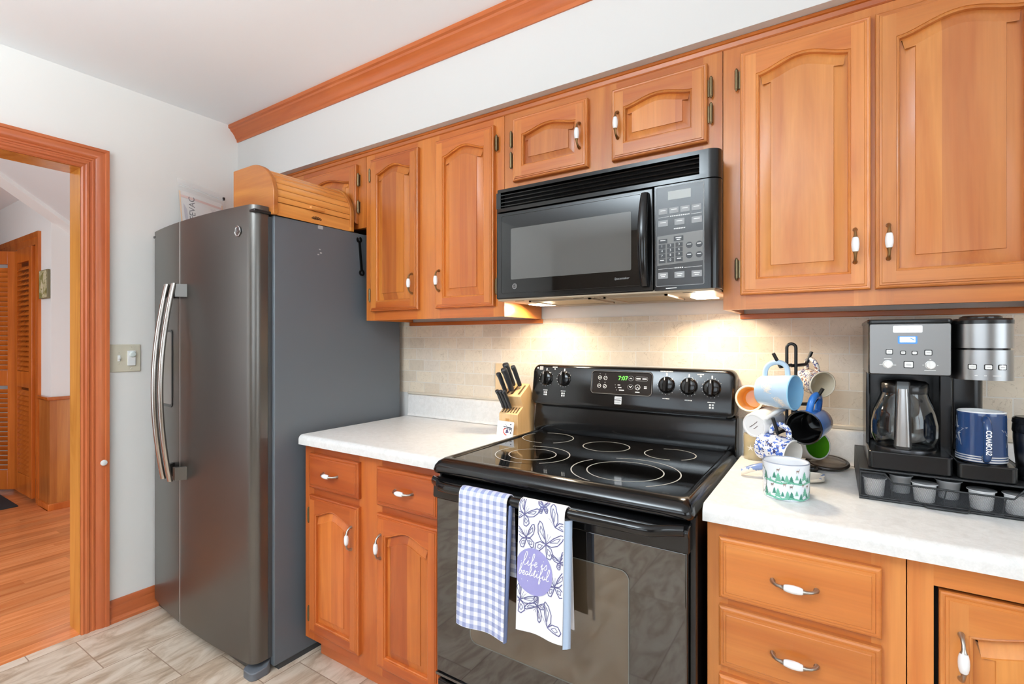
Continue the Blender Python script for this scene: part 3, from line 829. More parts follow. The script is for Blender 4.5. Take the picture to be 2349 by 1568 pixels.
for nm, xa, xb, rl, rrr, lab in (('freezer_door', Wf + 0.004, xs - 0.0025, 0.010, 0.004, None), ('fridge_door', xs + 0.0025, -0.014, 0.004, 0.030, None)):
    o = door_outline(xa, xb, rl, rrr)
    m = M().loft([[(x, y, ZD0) for x, y in o], [(x, y, ZD1) for x, y in o]], 0, True, True)
    d = f.p(nm, m, FR_DOOR, angle=25)
    if nm == 'fridge_door':
        fd = d
        f.p('edge_strip', M().box(xs + 0.0005, xs + 0.0040, front(xs) - 0.0008, -0.03, ZD0 + 0.002, ZD1 - 0.001), EDGE_STEEL, d, 'pale metal strip along the door edge')
        # round emblem of the maker
        cx, cz = -0.105, 1.702
        m = M()
        fn = lambda rad, a, dd: (cx + rad * math.cos(a), front(cx) - dd, cz + rad * math.sin(a))
        N = 28
        L = [[fn(r_, 2 * PI * i / N, dd) for i in range(N)] for r_, dd in ((0.0205, 0.0), (0.0205, 0.0035), (0.0185, 0.0045), (0.0165, 0.0030), (0.0, 0.0030))]
        m.loft(L[:4], 0); m.loft(L[3:], 1)
        for a0 in (0.3, PI + 0.3):
            m.stroke([(0.0145 * math.cos(a0 + q * 2.2) * (1 - 0.25 * q), 0.0145 * math.sin(a0 + q * 2.2) * (1 - 0.25 * q)) for q in [i / 8 for i in range(9)]], 0.0018, lambda u, v: (cx + u, front(cx) - 0.0036, cz + v), 0)
        m.text('GE', 0.014, lambda u, v: (cx + u, front(cx) - 0.0037, cz + v), 0, shear=0.3)
        f.p('emblem', m, [CHROME, STEEL_DK], d, 'round chrome emblem')
    else:
        # dispenser recess
        x0, x1 = -0.832, -0.640
        m = M(); P_ = rr(x0, x1, 0.985, 1.330, 0.018)
        m.loft([[(x, front(x) - 0.003, z) for x, z in P_], [(x, front(x) + 0.0, z) for x, z in P_]], 0)
        I_ = rr(x0 + 0.010, x1 - 0.010, 0.997, 1.320, 0.012)
        m.loft([[(x, front(x) - 0.003, z) for x, z in P_], [(x, front(x) - 0.003, z) for x, z in I_], [(x, front(x) - 0.0012, z) for x, z in I_]], 0)
        m.loft([[(x, front(x) - 0.0012, z) for x, z in I_], [(x0 + 0.09 + (x - x0 - 0.09) * 0.1, front(x0 + 0.09) - 0.0012, 1.16 + (z - 1.16) * 0.1) for x, z in I_]], 1, False, True)
        dp = f.p('dispenser', m, [BLACK_PLASTIC, pm('dispenser_panel', rgb(140, 134, 128), 0.3, 0.6)], d, 'ice and water dispenser panel')
        f.p('indicator', M().lathe([(0, 0.006), (0.006, 0.005), (0.008, 0)], n=16).xf(Matrix.Translation((-0.792, front(-0.79) - 0.0012, 1.225)) @ Matrix.Rotation(PI / 2, 4, 'X')), pm('green_glass', rgb(120, 170, 110), 0.1, coat=0.5), dp, 'small round green button')
# bowed handles
for hx, dpar in ((xs - 0.036, 'freezer'), (xs + 0.036, 'fridge')):
    m = M(); path = []; N = 22
    for i in range(N + 1):
        t = i / N; z = 0.690 + (1.525 - 0.690) * t
        path.append((hx, front(hx) - 0.036 - 0.042 * math.sin(PI * t) ** 0.9 - 0.014 * (1 - t), z))
    loops = []
    for (x, y, z) in path:
        loops.append([(x + a * 0.0155, y + b * 0.0095, z) for a, b in [(math.cos(q), math.sin(q)) for q in [2 * PI * k / 16 for k in range(16)]]])
    m.loft(loops, 0, True, True)
    for z0, z1 in ((0.690, 0.745), (1.468, 1.522)):
        sgn = 1 if dpar == 'fridge' else -1
        m.loft([[(hx + 0.010 * a + sgn * e * 0.028, front(hx) - 0.036 * (1 - e) + 0.002 * e, z) for a, z in ((-1, z0), (1, z0), (1, z1), (-1, z1))] for e in (0, 0.4, 0.75, 1)], 1, True, True)
    f.p('handle', m, [FR_HANDLE, FR_DOOR], [o for o in f.o.children if o.name.startswith(dpar + '_door')][0], 'bowed metal bar handle')
# hinge covers, foot grille
m = M().box(-0.075, -0.004, -0.075, 0.03, 1.767, 1.779).box(Wf + 0.004, Wf + 0.075, -0.075, 0.03, 1.767, 1.779)
f.p('hinge_cover', m, BLACK_PLASTIC, bevel=0.003)
m = M().box(Wf + 0.01, -0.075, -0.055, 0.0, 0.012, 0.052)
f.p('foot_grille', m, BLACK_PLASTIC, bevel=0.003)
o = rr(-0.085, -0.010, -0.082, 0.0, 0.022)
m = M().loft([[(x, y, 0.0) for x, y in o], [(x, y, 0.030 if y < -0.02 else 0.046) for x, y in o]], 0, True, True)
f.p('foot', m, pm('grey_plastic_foot', rgb(96, 100, 106), 0.4), bevel=0.003)
for xa in (-0.06, Wf + 0.004):
    f.p('foot_rail', M().box(xa, xa + 0.056, 0.02, 0.64, 0.0, 0.022), FR_GAP)
m = M()
for (y, z, w) in ((0.203, 1.757, 0.012), (0.200, 1.664, 0.004), (0.205, 1.650, 0.005), (0.193, 1.642, 0.004)):
    m.fill(rr(-w, w, -w * .6, w * .6, w * .3), lambda u, v, y=y, z=z: (0.0006, y + u, z + v), 0)
f.p('adhesive_scrap', m, pm('adhesive_scrap', rgb(170, 174, 176), 0.6), label='pale leftover scraps of tape')

# black wrench-shaped magnet on the fridge side
m = M()
fy = lambda y: 0.9445 + (y + 0.69) * math.tan(math.radians(1.2))
def ring(cy, cz, ro, ri, gap=None):
    N = 26; out = []; inn = []
    rng = [2 * PI * i / N for i in range(N)] if gap is None else [gap[0] + (gap[1] - gap[0]) * i / N for i in range(N + 1)]
    lo = [[(fy(cy) + dx, cy + r_ * math.cos(a), cz + r_ * math.sin(a)) for a in rng] for r_, dx in ((ro, 0.0), (ro, 0.006), (ri, 0.006), (ri, 0.0))]
    m.loft(lo + [lo[0]], 0, closed=gap is None)
ring(-0.276, 1.590, 0.014, 0.007)
ring(-0.290, 1.738, 0.014, 0.006, (math.radians(140), math.radians(430)))
for (y0, z0, y1, z1, w) in ((-0.277, 1.602, -0.2885, 1.728, 0.0055),):
    m.add([(fy(y0), y0 - w, z0), (fy(y0), y0 + w, z0), (fy(y0) + .006, y0 + w, z0), (fy(y0) + .006, y0 - w, z0),
           (fy(y1), y1 - w * .8, z1), (fy(y1), y1 + w * .8, z1), (fy(y1) + .006, y1 + w * .8, z1), (fy(y1) + .006, y1 - w * .8, z1)],
          [(0, 1, 2, 3), (4, 7, 6, 5), (0, 4, 5, 1), (1, 5, 6, 2), (2, 6, 7, 3), (3, 7, 4, 0)])
solo('wrench', m, pm('blackened_steel', rgb(22, 22, 22), 0.35, 0.4), 'black spanner stuck on the fridge side by the cabinet', 'wrench', (0.95, -0.28, 1.66))

# roll-top bread box on the fridge
b = T('bread_box', 'light wood roll top bread box lying along the fridge top', 'bread box', (0.80, -0.50, 1.768))
zb = 1.768
def roll(o):           # side outline in (x, z), counter-clockwise seen from -y
    c = [(0.668 + o, zb + o * 0)]
    c += [(0.958 - o, zb)]
    c += [(0.958 - o, zb + 0.075)]
    cx, cz, rx, rz = 0.800, zb + 0.075, 0.158 - o, 0.140 - o
    c += [(cx + rx * math.cos(a), cz + rz * math.sin(a)) for a in [PI / 2 * i / 12 for i in range(1, 13)]]
    c += [(0.668 + o, cz + rz + 0.0)]
    return c
for y0, y1 in ((-0.700, -0.682), (-0.338, -0.320)):
    P_ = roll(0)
    m = M().loft([[(x, y0, z) for x, z in P_], [(x, y1, z) for x, z in P_]], 0, True, True)
    b.p('end_panel', m, BREAD_END, angle=25, bevel=0.002)
# body: back, top, bottom and front rail
m = M().box(0.670, 0.95, -0.682, -0.338, zb, zb + 0.012).box(0.670, 0.682, -0.682, -0.338, zb, zb + 0.21).box(0.670, 0.80, -0.682, -0.338, zb + 0.198, zb + 0.210)
m.box(0.930, 0.948, -0.682, -0.338, zb, zb + 0.050)
b.p('body', m, BREAD)
m = M()
m.text('~*~', 0.030, lambda u, v: (0.9485, -0.505 + u, zb + 0.020 + v), 0)
for q in range(7):
    a = -1.2 + q * 0.4
    m.stroke([(0.004 * math.sin(a), 0), (0.018 * math.sin(a), 0.012 * math.cos(a)), (0.026 * math.sin(a), 0.013 * math.cos(a))], 0.003, lambda u, v: (0.9486, -0.505 + u, zb + 0.018 + v), 0)
b.p('wheat_stamp', m, pm('burnt_brown', rgb(66, 36, 18), 0.6))
# tambour slats
m = M(); sl_ = []
pts = [(0.946, zb + 0.052), (0.946, zb + 0.075)] + [(0.800 + 0.147 * math.cos(a), zb + 0.075 + 0.129 * math.sin(a)) for a in [PI / 2 * i / 7 for i in range(1, 8)]]
seg = []
for i in range(len(pts) - 1):
    a, c2 = Vector(pts[i]), Vector(pts[i + 1]); d = (c2 - a); n_ = Vector((d.y, -d.x)).normalized()
    q = [a + d * 0.02, a + d * 0.10 + n_ * 0.003, a + d * 0.5 + n_ * 0.004, a + d * 0.90 + n_ * 0.003, a + d * 0.98]
    seg.append(q)
for q in seg:
    m.loft([[(p.x, -0.682, p.y) for p in q], [(p.x, -0.338, p.y) for p in q]], 0, closed=False)
tb = b.p('tambour', m, BREAD, angle=50)
m = M().box(0.946, 0.966, -0.545, -0.475, zb + 0.052, zb + 0.066)
b.p('pull', m, BREAD, tb, bevel=0.004)

# zip bag leaning on the left wall
m = M(); bag = T('zip_bag', 'clear zip bag with a printed leaflet leaning on the wall above the fridge', 'bag', (0.05, -0.53, 1.768))
def bs(u, v, d=0.0):     # u along y, v up
    return (0.020 + 0.055 * (1 - v / 0.33) + 0.008 * math.sin(u * 22) * (v / 0.33) + d, -0.637 + u, 1.768 + v)
nu, nv = 12, 12
g = [[bs(0.225 * i / nu, (0.322 - 0.03 * (i / nu)) * j / nv) for j in range(nv + 1)] for i in range(nu + 1)]
m.loft(g, 0, closed=False)
film = pm('clear_film', rgb(235, 238, 240), 0.08, alpha=0.22)
bag.p('film', m, film, label='clear plastic film')
m = M()
for hgt in (0.286, 0.294):
    m.stroke([(0.004 + 0.217 * i / 10, hgt - 0.03 * i / 10) for i in range(11)], 0.003, lambda u, v: bs(u, v, 0.001), 0)
bag.p('zip_seal', m, pm('seal_ridge', rgb(226, 230, 232), 0.2, alpha=0.6))
m = M()
m.loft([[bs(0.008 + 0.205 * i / 12, (0.262 - 0.022 * i / 12) * j / 8, -0.004) for j in range(9)] for i in range(13)], 0, closed=False)
lf = bag.p('leaflet', m, pm('white_leaflet', rgb(236, 232, 228), 0.5))
m = M(); S = lambda u, v: bs(u, v, -0.0025)
m.stroke([(0.010 + 0.2 * i / 10, 0.235 - 0.024 * i / 10) for i in range(11)], 0.012, S, 1)
m.stroke([(0.008, 0.01 * i) for i in range(27)], 0.006, S, 2); m.stroke([(0.212, 0.01 * i) for i in range(24)], 0.006, S, 2)
m.text('LIFEVAC', 0.040, lambda u, v: S(0.060 - v, 0.165 + u), 0)
m.fill([(0.02, 0.03), (0.035, 0.08), (0.022, 0.13), (0.020, 0.20), (0.035, 0.17), (0.038, 0.12), (0.045, 0.06), (0.035, 0.03)], S, 3)
m.fill(rr(0.13, 0.175, 0.135, 0.165, 0.01), S, 2); m.fill([(0.12, 0.10), (0.14, 0.14), (0.19, 0.12), (0.18, 0.10)], S, 4)
for vv in (0.195, 0.188): m.stroke([(0.15, vv), (0.2, vv - 0.005)], 0.002, S, 3)
bag.p('print', m, [pm('leaflet_ink', rgb(70, 66, 72), 0.6), pm('leaflet_pink', rgb(232, 196, 188), 0.6), pm('leaflet_peach', rgb(238, 196, 150), 0.6), pm('leaflet_grey', rgb(196, 190, 198), 0.6), pm('leaflet_orange', rgb(228, 176, 110), 0.6)], lf)
bag.p('slider', M().box(0.0, 0.010, -0.4165, -0.4085, 2.030, 2.045).xf(Matrix.Translation((0.018, 0, 0))), BLACK_PLASTIC)
# ------------------------------------------------------------------ electric range
r = T('electric_range', 'black freestanding electric range with glass cooktop and two towels on its handle', 'range', (2.119, -0.33, 0))
X0, X1 = 1.739, 2.499
r.p('body', M().box(X0 + 0.004, X1 - 0.002, -0.622, -0.012, 0.03, 0.895), BLACK_GLOSS, bevel=0.003)
for fx_ in (X0 + 0.03, X1 - 0.07):
    for fy_ in (-0.58, -0.09):
        r.p('foot', M().box(fx_, fx_ + 0.04, fy_, fy_ + 0.04, 0, 0.03), BLACK_PLASTIC)
# cooktop frame with raised rim
L = lambda i, z, rad, rr_=0.0: [(x, y, z) for x, y in rr(X0 + i, X1 - i, -0.676 + i * 1.0, -0.055 - i * rr_, rad)]
m = M()
loops = [[(x, y, z) for x, y in rr(X0 + i, X1 - i, -0.678 + f_, -0.060, rad)] for i, f_, z, rad in
         ((0.010, 0.020, 0.884, 0.016), (0.002, 0.004, 0.887, 0.020), (0.0, 0.0, 0.896, 0.022), (0.003, 0.003, 0.908, 0.022), (0.010, 0.012, 0.919, 0.022), (0.018, 0.030, 0.9255, 0.022), (0.026, 0.044, 0.9265, 0.020), (0.032, 0.054, 0.9250, 0.018), (0.035, 0.058, 0.9215, 0.016))]
m.loft(loops, 0, True, False)
ck = r.p('cooktop', m, BLACK_GLOSS, angle=60)
o = rr(X0 + 0.0345, X1 - 0.0345, -0.678 + 0.0575, -0.060, 0.016)
m = M().loft([[(x, y, 0.912) for x, y in o], [(x, y, 0.9215) for x, y in o]], 0, True, True)
r.p('glass_top', m, BLACK_GLASS, ck, angle=30)
RING = pm('burner_ring_print', rgb(176, 176, 174), 0.35)
BURN = pm('burner_field', rgb(7, 7, 7), 0.06, ior=1.6)
def arcs(m, c, rad, w, z, segs):
    for a0, a1 in segs:
        n = max(6, int(abs(a1 - a0) / 7))
        pts = [(c[0] + rad * math.cos(math.radians(a0 + (a1 - a0) * i / n)), c[1] + rad * math.sin(math.radians(a0 + (a1 - a0) * i / n))) for i in range(n + 1)]
        m.stroke(pts, w, lambda u, v: (u, v, z), 1)
for cx, cy, rads in ((1.868, -0.180, (0.094,)), (2.108, -0.206, (0.078,)), (2.322, -0.204, (0.078,)), (2.272, -0.474, (0.148, 0.104)), (1.955, -0.440, (0.118, 0.075))):
    m = M(); N = 56
    rad = rads[0] + (0.004 if len(rads) == 1 else 0.004)
    m.loft([[(cx + q * math.cos(2 * PI * i / N), cy + q * math.sin(2 * PI * i / N), 0.9218) for i in range(N)] for q in (rad, rad * 0.4)], 0, False, True)
    full = [(0, 360)]
    for k_, q in enumerate(rads):
        sg = full if (k_ == 1 or len(rads) == 1 and abs(cx - 2.108) < .01) else [(-50, 120), (150, 285)]
        arcs(m, (cx, cy), q, 0.0032, 0.9221, sg)
    r.p('burner', m, [BURN, RING], ck, 'dark burner zone with thin pale ring')
# backguard
m = M()
sec = [(-0.060, 0.905), (-0.064, 0.925), (-0.070, 0.945), (-0.060, 1.000), (-0.056, 1.020), (-0.052, 1.034), (-0.012, 1.034), (-0.012, 0.905)]
m.loft([[(X0 + 0.004, y, z) for y, z in sec], [(X1 - 0.004, y, z) for y, z in sec]], 0, True, True)
bg = r.p('backguard', m, BLACK_GLOSS, angle=60, bevel=0.004)
# console: rounded, crowned top, leaning back
def con(i, y_of_z):
    o = []
    base = rr(X0 + 0.003 + i, X1 - 0.005 - i, 1.028 + i, 1.184 - i, 0.024)
    for x, z in base:
        t = (x - 2.119) / 0.38
        if z > 1.11: z += 0.016 * (1 - t * t)
        elif z < 1.10: z -= 0.012 * (1 - t * t) - 0.004
        o.append((x, y_of_z(z), z))
    return o
yfc = lambda z: -0.096 + (z - 1.03) * 0.16
m = M().loft([con(0.0, lambda z: -0.018), con(0.0, lambda z: yfc(z) + 0.010), con(0.003, lambda z: yfc(z) + 0.003), con(0.010, yfc)], 0, True, True)
cn = r.p('control_console', m, BLACK_GLOSS, angle=45)
SF = lambda x, z, d=0.0008: (x, yfc(z) - d, z)
# clock panel outline and glass
m = M(); P_ = rr(1.998, 2.229, 1.087, 1.172, 0.014)
m.loft([[SF(x, z, 0.0) for x, z in P_], [SF(x, z, 0.004) for x, z in P_], [SF(x, z, 0.004) for x, z in inset(P_, 0.004)], [SF(x, z, 0.002) for x, z in inset(P_, 0.006)]], 0, False, True)
m.stroke(inset(P_, 0.002), 0.0014, lambda x, z: SF(x, z, 0.0044), 1, closed=True)
cp_ = r.p('clock_panel', m, [pm('dark_brown_panel', rgb(34, 30, 29), 0.15, ior=1.5), pm('panel_outline', rgb(120, 118, 114), 0.3)], cn, angle=40)
lit = pm('green_led', rgb(60, 220, 40), 0.5, emit=(0.25, 1.0, 0.12, 1), estr=1.1)
m = M().text('7:07', 0.021, lambda u, v: SF(2.121 + u, 1.146 + v, 0.0026), 0, align='CENTER', bold=0.0002)
r.p('clock_digits', m, lit, cn, 'glowing green clock digits')
m = M()
S2 = lambda du, dv: (lambda u, v: SF(du + u, dv + v, 0.0026))
def glyph_round(cx, cz, q): m.stroke([(q * math.cos(2 * PI * i / 14), q * math.sin(2 * PI * i / 14)) for i in range(14)], 0.0016, S2(cx, cz), 0, closed=True)
for cx, cz in ((2.032, 1.146), (2.054, 1.145), (2.031, 1.116), (2.053, 1.115)):
    glyph_round(cx, cz, 0.0065); m.fill(rr(-0.001, 0.001, -0.001, 0.001, 0.0005), S2(cx, cz + 0.014), 0)
    m.stroke([(-0.004, -0.002), (0.004, 0.002)], 0.0016, S2(cx, cz), 0)
for cx, cz, w in ((2.106, 1.122, 0.010), (2.108, 1.113, 0.013), (2.112, 1.104, 0.019)):
    m.stroke([(-0.008, 0), (-0.006, 0)], 0.002, S2(cx - 0.006, cz), 0); m.stroke([(-0.004, 0), (-0.004 + w, 0)], 0.0032, S2(cx, cz), 0)
for cx, cz in ((2.150, 1.147), (2.150, 1.117)):
    m.stroke([(0.0105 * math.cos(2 * PI * i / 16), 0.0085 * math.sin(2 * PI * i / 16)) for i in range(16)], 0.0009, S2(cx, cz), 1, closed=True)
m.fill([(-0.006, -0.002), (0, 0.003), (0.006, -0.002), (0.003, -0.002), (0, 0), (-0.003, -0.002)], S2(2.150, 1.147), 0)
m.fill([(-0.006, 0.003), (-0.003, 0.003), (0, 0.0), (0.003, 0.003), (0.006, 0.003), (0, -0.004)], S2(2.150, 1.117), 0)
m.stroke(rr(-0.022, 0.022, -0.007, 0.007, 0.005), 0.0009, S2(2.189, 1.147), 1, closed=True)
for cx in (2.178, 2.200): m.fill(rr(-0.008, 0.008, -0.002, 0.002, 0.001), S2(cx, 1.147), 0)
glyph_round(2.176, 1.117, 0.009); m.stroke([(-0.004, -0.003), (0, 0.003), (0.004, -0.003)], 0.0018, S2(2.176, 1.116), 0)
for cz in (1.120, 1.115): m.stroke([(-0.005, 0), (0.005, 0)], 0.003, S2(2.204, cz), 0)
m.stroke([(-0.008, 0), (0.008, 0)], 0.003, S2(2.176, 1.100), 0)
r.p('panel_symbols', m, [WHITE_MARK, GREY_MARK], cn)
# emblem: S-shaped bars in a pale square
m = M(); m.fill(rr(2.0925, 2.1195, 1.053, 1.081, 0.003), lambda u, v: SF(u, v, 0.0012), 0)
m.fill([(2.0925, 1.0695), (2.114, 1.0695), (2.1195, 1.065), (2.114, 1.0665), (2.0925, 1.0675)], lambda u, v: SF(u, v, 0.0018), 1)
m.fill([(2.0985, 1.0745), (2.1195, 1.0745), (2.1195, 1.0735), (2.0985, 1.0735)], lambda u, v: SF(u, v, 0.0018), 1)
m.fill([(2.0925, 1.0605), (2.1135, 1.0605), (2.1135, 1.0595), (2.0925, 1.0595)], lambda u, v: SF(u, v, 0.0018), 1)
r.p('emblem', m, [pm('silver_emblem', rgb(214, 216, 218), 0.3, 0.3), BLACK_PLASTIC], cn, 'square silver maker emblem')
# knobs and the marks around them
marks = M()
def word(cx, cz, w, h=0.0035):
    n = max(3, int(w / 0.004)); x = -w / 2
    for i in range(n):
        ww = w / n * 0.72
        marks.fill([(x, -h / 2), (x + ww, -h / 2), (x + ww, h / 2), (x, h / 2)], lambda u, v: SF(cx + u, cz + v, 0.001), 0); x += w / n
for cx, cz, rad in ((1.806, 1.134, 0.0245), (1.884, 1.134, 0.0245), (2.277, 1.130, 0.0255), (2.351, 1.129, 0.0255), (2.424, 1.127, 0.0255)):
    tilt = math.atan(0.16)
    X = Matrix.Translation(SF(cx, cz, 0)) @ Matrix.Rotation(PI / 2 - tilt, 4, 'X')
    m = M().lathe([(rad + 0.003, 0), (rad + 0.003, 0.002), (rad, 0.004), (rad - 0.002, 0.010), (rad - 0.006, 0.012)], n=32, cap1=True)
    P_ = [(-0.006, -rad + 0.002), (0.006, -rad + 0.002), (0.0085, 0), (0.006, rad - 0.001), (-0.006, rad - 0.001), (-0.0085, 0)]
    m.loft([[(x, y, 0.011) for x, y in P_], [(x * 0.95, y, 0.026) for x, y in P_], [(x * 0.6, y * 0.94, 0.030) for x, y in P_]], 0, False, True)
    m.fill([(-0.0012, rad - 0.012), (0.0012, rad - 0.012), (0.0012, rad - 0.002), (-0.0012, rad - 0.002)], lambda u, v: (u, v, 0.0304), 1)
    m.xf(X)
    r.p('knob', m, [BLACK_GLOSS, WHITE_MARK], cn, 'black dial knob', angle=40)
    marks = M()
    marks.fill(rr(-0.0022, 0.0022, -0.005, 0.005, 0.0015), lambda u, v: SF(cx + u, cz + rad + 0.010 + v, 0.001), 0)
    for i in range(14):
        a = math.radians(-60 + i * 300 / 14 + 90)
        if abs(math.degrees(a) - 90) < 14: continue
        marks.fill(rr(-0.0008, 0.0008, -0.0008, 0.0008, 0.0003), lambda u, v: SF(cx + (rad + 0.006) * math.cos(a) + u, cz + (rad + 0.006) * math.sin(a) + v, 0.001), 0)
    word(cx, cz - 0.046, 0.020 if cx < 2 else 0.024)
    for a in (45, 135, 225, 315):
        marks.fill([(-0.003, -0.003), (0.003, -0.003), (0.003, 0.003), (-0.003, 0.003)], lambda u, v: SF(cx + 0.006 * math.cos(math.radians(a)) + u, cz - 0.059 + 0.006 * math.sin(math.radians(a)) + v, 0.001), 0) if (a + int(cx * 100)) % 2 == 1 else None
    r.p('dial_marks', marks, [WHITE_MARK, GREY_MARK], cn)
marks = M()
word(1.842, 1.178, 0.022); word(2.276, 1.176, 0.044); word(2.388, 1.170, 0.022)
for cx, cz in ((1.842, 1.171), (2.276, 1.169), (2.388, 1.164)):
    marks.fill(rr(-0.003, 0.003, -0.0025, 0.0025, 0.002), lambda u, v: SF(cx + u, cz + v, 0.001), 0)
marks.fill(rr(1.762, 1.768, 1.170, 1.176, 0.002), lambda u, v: SF(u, v, 0.001), 0); marks.fill(rr(1.773, 1.789, 1.166, 1.180, 0.002), lambda u, v: SF(u, v, 0.001), 1)
r.p('console_marks', marks, [WHITE_MARK, GREY_MARK], cn)
# oven door
yd0, yd1 = -0.664, -0.626
m = M().box(X0 + 0.012, X1 - 0.014, yd0, yd1, 0.288, 0.812)
dr = r.p('oven_door', m, OVEN_GLASS, bevel=0.004)
m = M(); sec = [(-0.626, 0.812), (-0.672, 0.812), (-0.676, 0.818), (-0.674, 0.846), (-0.682, 0.858), (-0.680, 0.866), (-0.668, 0.872), (-0.626, 0.874)]
m.loft([[(X0 + 0.008, y, z) for y, z in sec], [(X1 - 0.008, y, z) for y, z in sec]], 0, True, True)
r.p('door_top_rail', m, BLACK_GLOSS, dr, bevel=0.003)
# bowed handle
m = M(); loops = []; N = 24
for i in range(N + 1):
    t = i / N; x = X0 + 0.014 + (X1 - X0 - 0.030) * t
    e = min(1.0, min(t, 1 - t) / 0.10); e = e * e * (3 - 2 * e)
    y = -0.678 - 0.046 * e; h = 0.013 + 0.0 * e; w = 0.011
    loops.append([(x, y + w * math.cos(q) + (0.0), 0.866 + h * math.sin(q)) for q in [2 * PI * k / 14 for k in range(14)]])
m.loft(loops, 0, True, True)
r.p('handle', m, BLACK_GLOSS, dr, angle=60)
# window
win = pm('oven_window', rgb(74, 62, 48), 0.035, ior=2.0)
o = rr(1.880, 2.352, 0.420, 0.735, 0.020)
o = [(x, z - (0.018 * (1 - ((x - 2.116) / 0.236) ** 2) if z < 0.55 else 0) + (0.012 * (1 - ((x - 2.116) / 0.236) ** 2) if z > 0.6 else 0)) for x, z in rr(1.880, 2.352, 0.420, 0.735, 0.020, 8)]
m = M().fill(o, lambda x, z: (x, yd0 - 0.0006, z), 0)
m.stroke([(x, z) for x, z in o], 0.003, lambda x, z: (x, yd0 - 0.0010, z), 1, closed=True)
r.p('window', m, [win, pm('window_edge', rgb(92, 92, 88), 0.15)], dr, 'brownish viewing window')
# storage drawer
m = M().box(X0 + 0.012, X1 - 0.014, -0.660, -0.626, 0.06, 0.262)
r.p('storage_drawer', m, BLACK_GLOSS, bevel=0.005)
r.p('drawer_lip', M().box(X0 + 0.012, X1 - 0.014, -0.668, -0.645, 0.280, 0.287), STEEL_DK, dr)
for xa, xb in ((X1 - 0.012, X1 - 0.001), (X0 + 0.004, X0 + 0.011)):
    r.p('side_trim', M().box(xa, xb, -0.640, -0.62, 0.06, 0.885), BLACK_PLASTIC)

# ------------------------------------------------------------------ dish towels over the oven handle
HZ, HYc = 0.866, -0.724
def towel_fn(x0, w, drop_f, drop_b, wav, ph, taper=0.0, gap=0.0025):
    rad = 0.0145 + gap
    arc = PI * rad
    def S(u, v, d=0.0):
        # u 0..1 across, v metres along from front hem: 0..drop_f front, then arc, then back
        x = x0 + w * u
        if v <= drop_f:
            k = (drop_f - v) / drop_f
            y = HYc - rad - d - wav * k * math.sin(u * 7.0 + ph) * (0.6 + 0.4 * k) - 0.010 * k
            return (x + taper * k * (u - 0.3), y, HZ - (drop_f - v))
        if v <= drop_f + arc:
            a = (v - drop_f) / rad
            return (x, HYc - (rad + d) * math.cos(a), HZ + (rad + d) * math.sin(a))
        k = (v - drop_f - arc) / drop_b
        y = HYc + rad + d + wav * 0.4 * k * math.sin(u * 5.0 + ph)
        return (x + 0.008 * k, min(y, -0.692), HZ - (v - drop_f - arc))
    return S, arc
def towel_mesh(S, total, nu=28, nv=60, th=0.0022):
    m = M()
    A = [[S(i / nu, total * j / nv, 0) for j in range(nv + 1)] for i in range(nu + 1)]
    B = [[S(i / nu, total * j / nv, th) for j in range(nv + 1)] for i in range(nu + 1)]
    m.loft(A, 0, closed=False); m.loft(B, 0, closed=False)
    m.loft([A[0], B[0]], 0, closed=False); m.loft([A[-1], B[-1]], 0, closed=False)
    m.loft([[a[0] for a in A], [b_[0] for b_ in B]], 0, closed=False); m.loft([[a[-1] for a in A], [b_[-1] for b_ in B]], 0, closed=False)
    return m
# gingham towel
mat = bpy.data.materials.new('blue_gingham'); kk = NT(mat)
x, y, z = kk.sep(kk.obj())
P2 = 0.0222
fx = kk.m('FRACT', kk.m('MULTIPLY_ADD', x, 1 / P2, 100.2)); fz = kk.m('FRACT', kk.m('MULTIPLY_ADD', z, 1 / P2, 100.0))
a = kk.m('LESS_THAN', fx, 0.5); b2 = kk.m('LESS_THAN', fz, 0.5)
s_ = kk.m('MULTIPLY', kk.m('ADD', a, b2), 0.5)
col = kk.ramp(s_, [(0.0, rgb(240, 240, 244)), (0.5, rgb(190, 194, 216)), (1.0, rgb(140, 148, 186))])
wv = kk.noise(kk.obj(), 700, 2)
kk.put(kk.b.inputs['Base Color'], kk.hsv(col, v=kk.m('MULTIPLY_ADD', wv, 0.2, 0.9)))
kk.b.inputs['Roughness'].default_value = 0.9
TW1 = mat
S, arc = towel_fn(1.902, 0.155, 0.345, 0.20, 0.006, 0.4, 0.0)
m = towel_mesh(S, 0.345 + arc + 0.20)
tw = T('dish_towel', 'blue and white gingham dish towel hanging on the oven handle', 'towel', (1.975, -0.735, 0.7))
tw.p('cloth', m, TW1, angle=80)
# folded under layer showing as a blue edge
m = M()
m.loft([[(2.057 + 0.004 + q - 0.010 * (j / 20), HYc - 0.0140 + dy - 0.012 * (j / 20), HZ - 0.005 - 0.350 * j / 20) for j in range(21)] for q, dy in ((0.0, 0.0), (0.004, 0.004), (0.005, 0.010), (0.002, 0.016), (-0.012, 0.018))], 0, closed=False)
tw.p('terry_backing', m, pm('blue_terry', rgb(128, 144, 188), 0.95, bump=0.4, bscale=500), label='plain blue terry backing along the edge', angle=80)
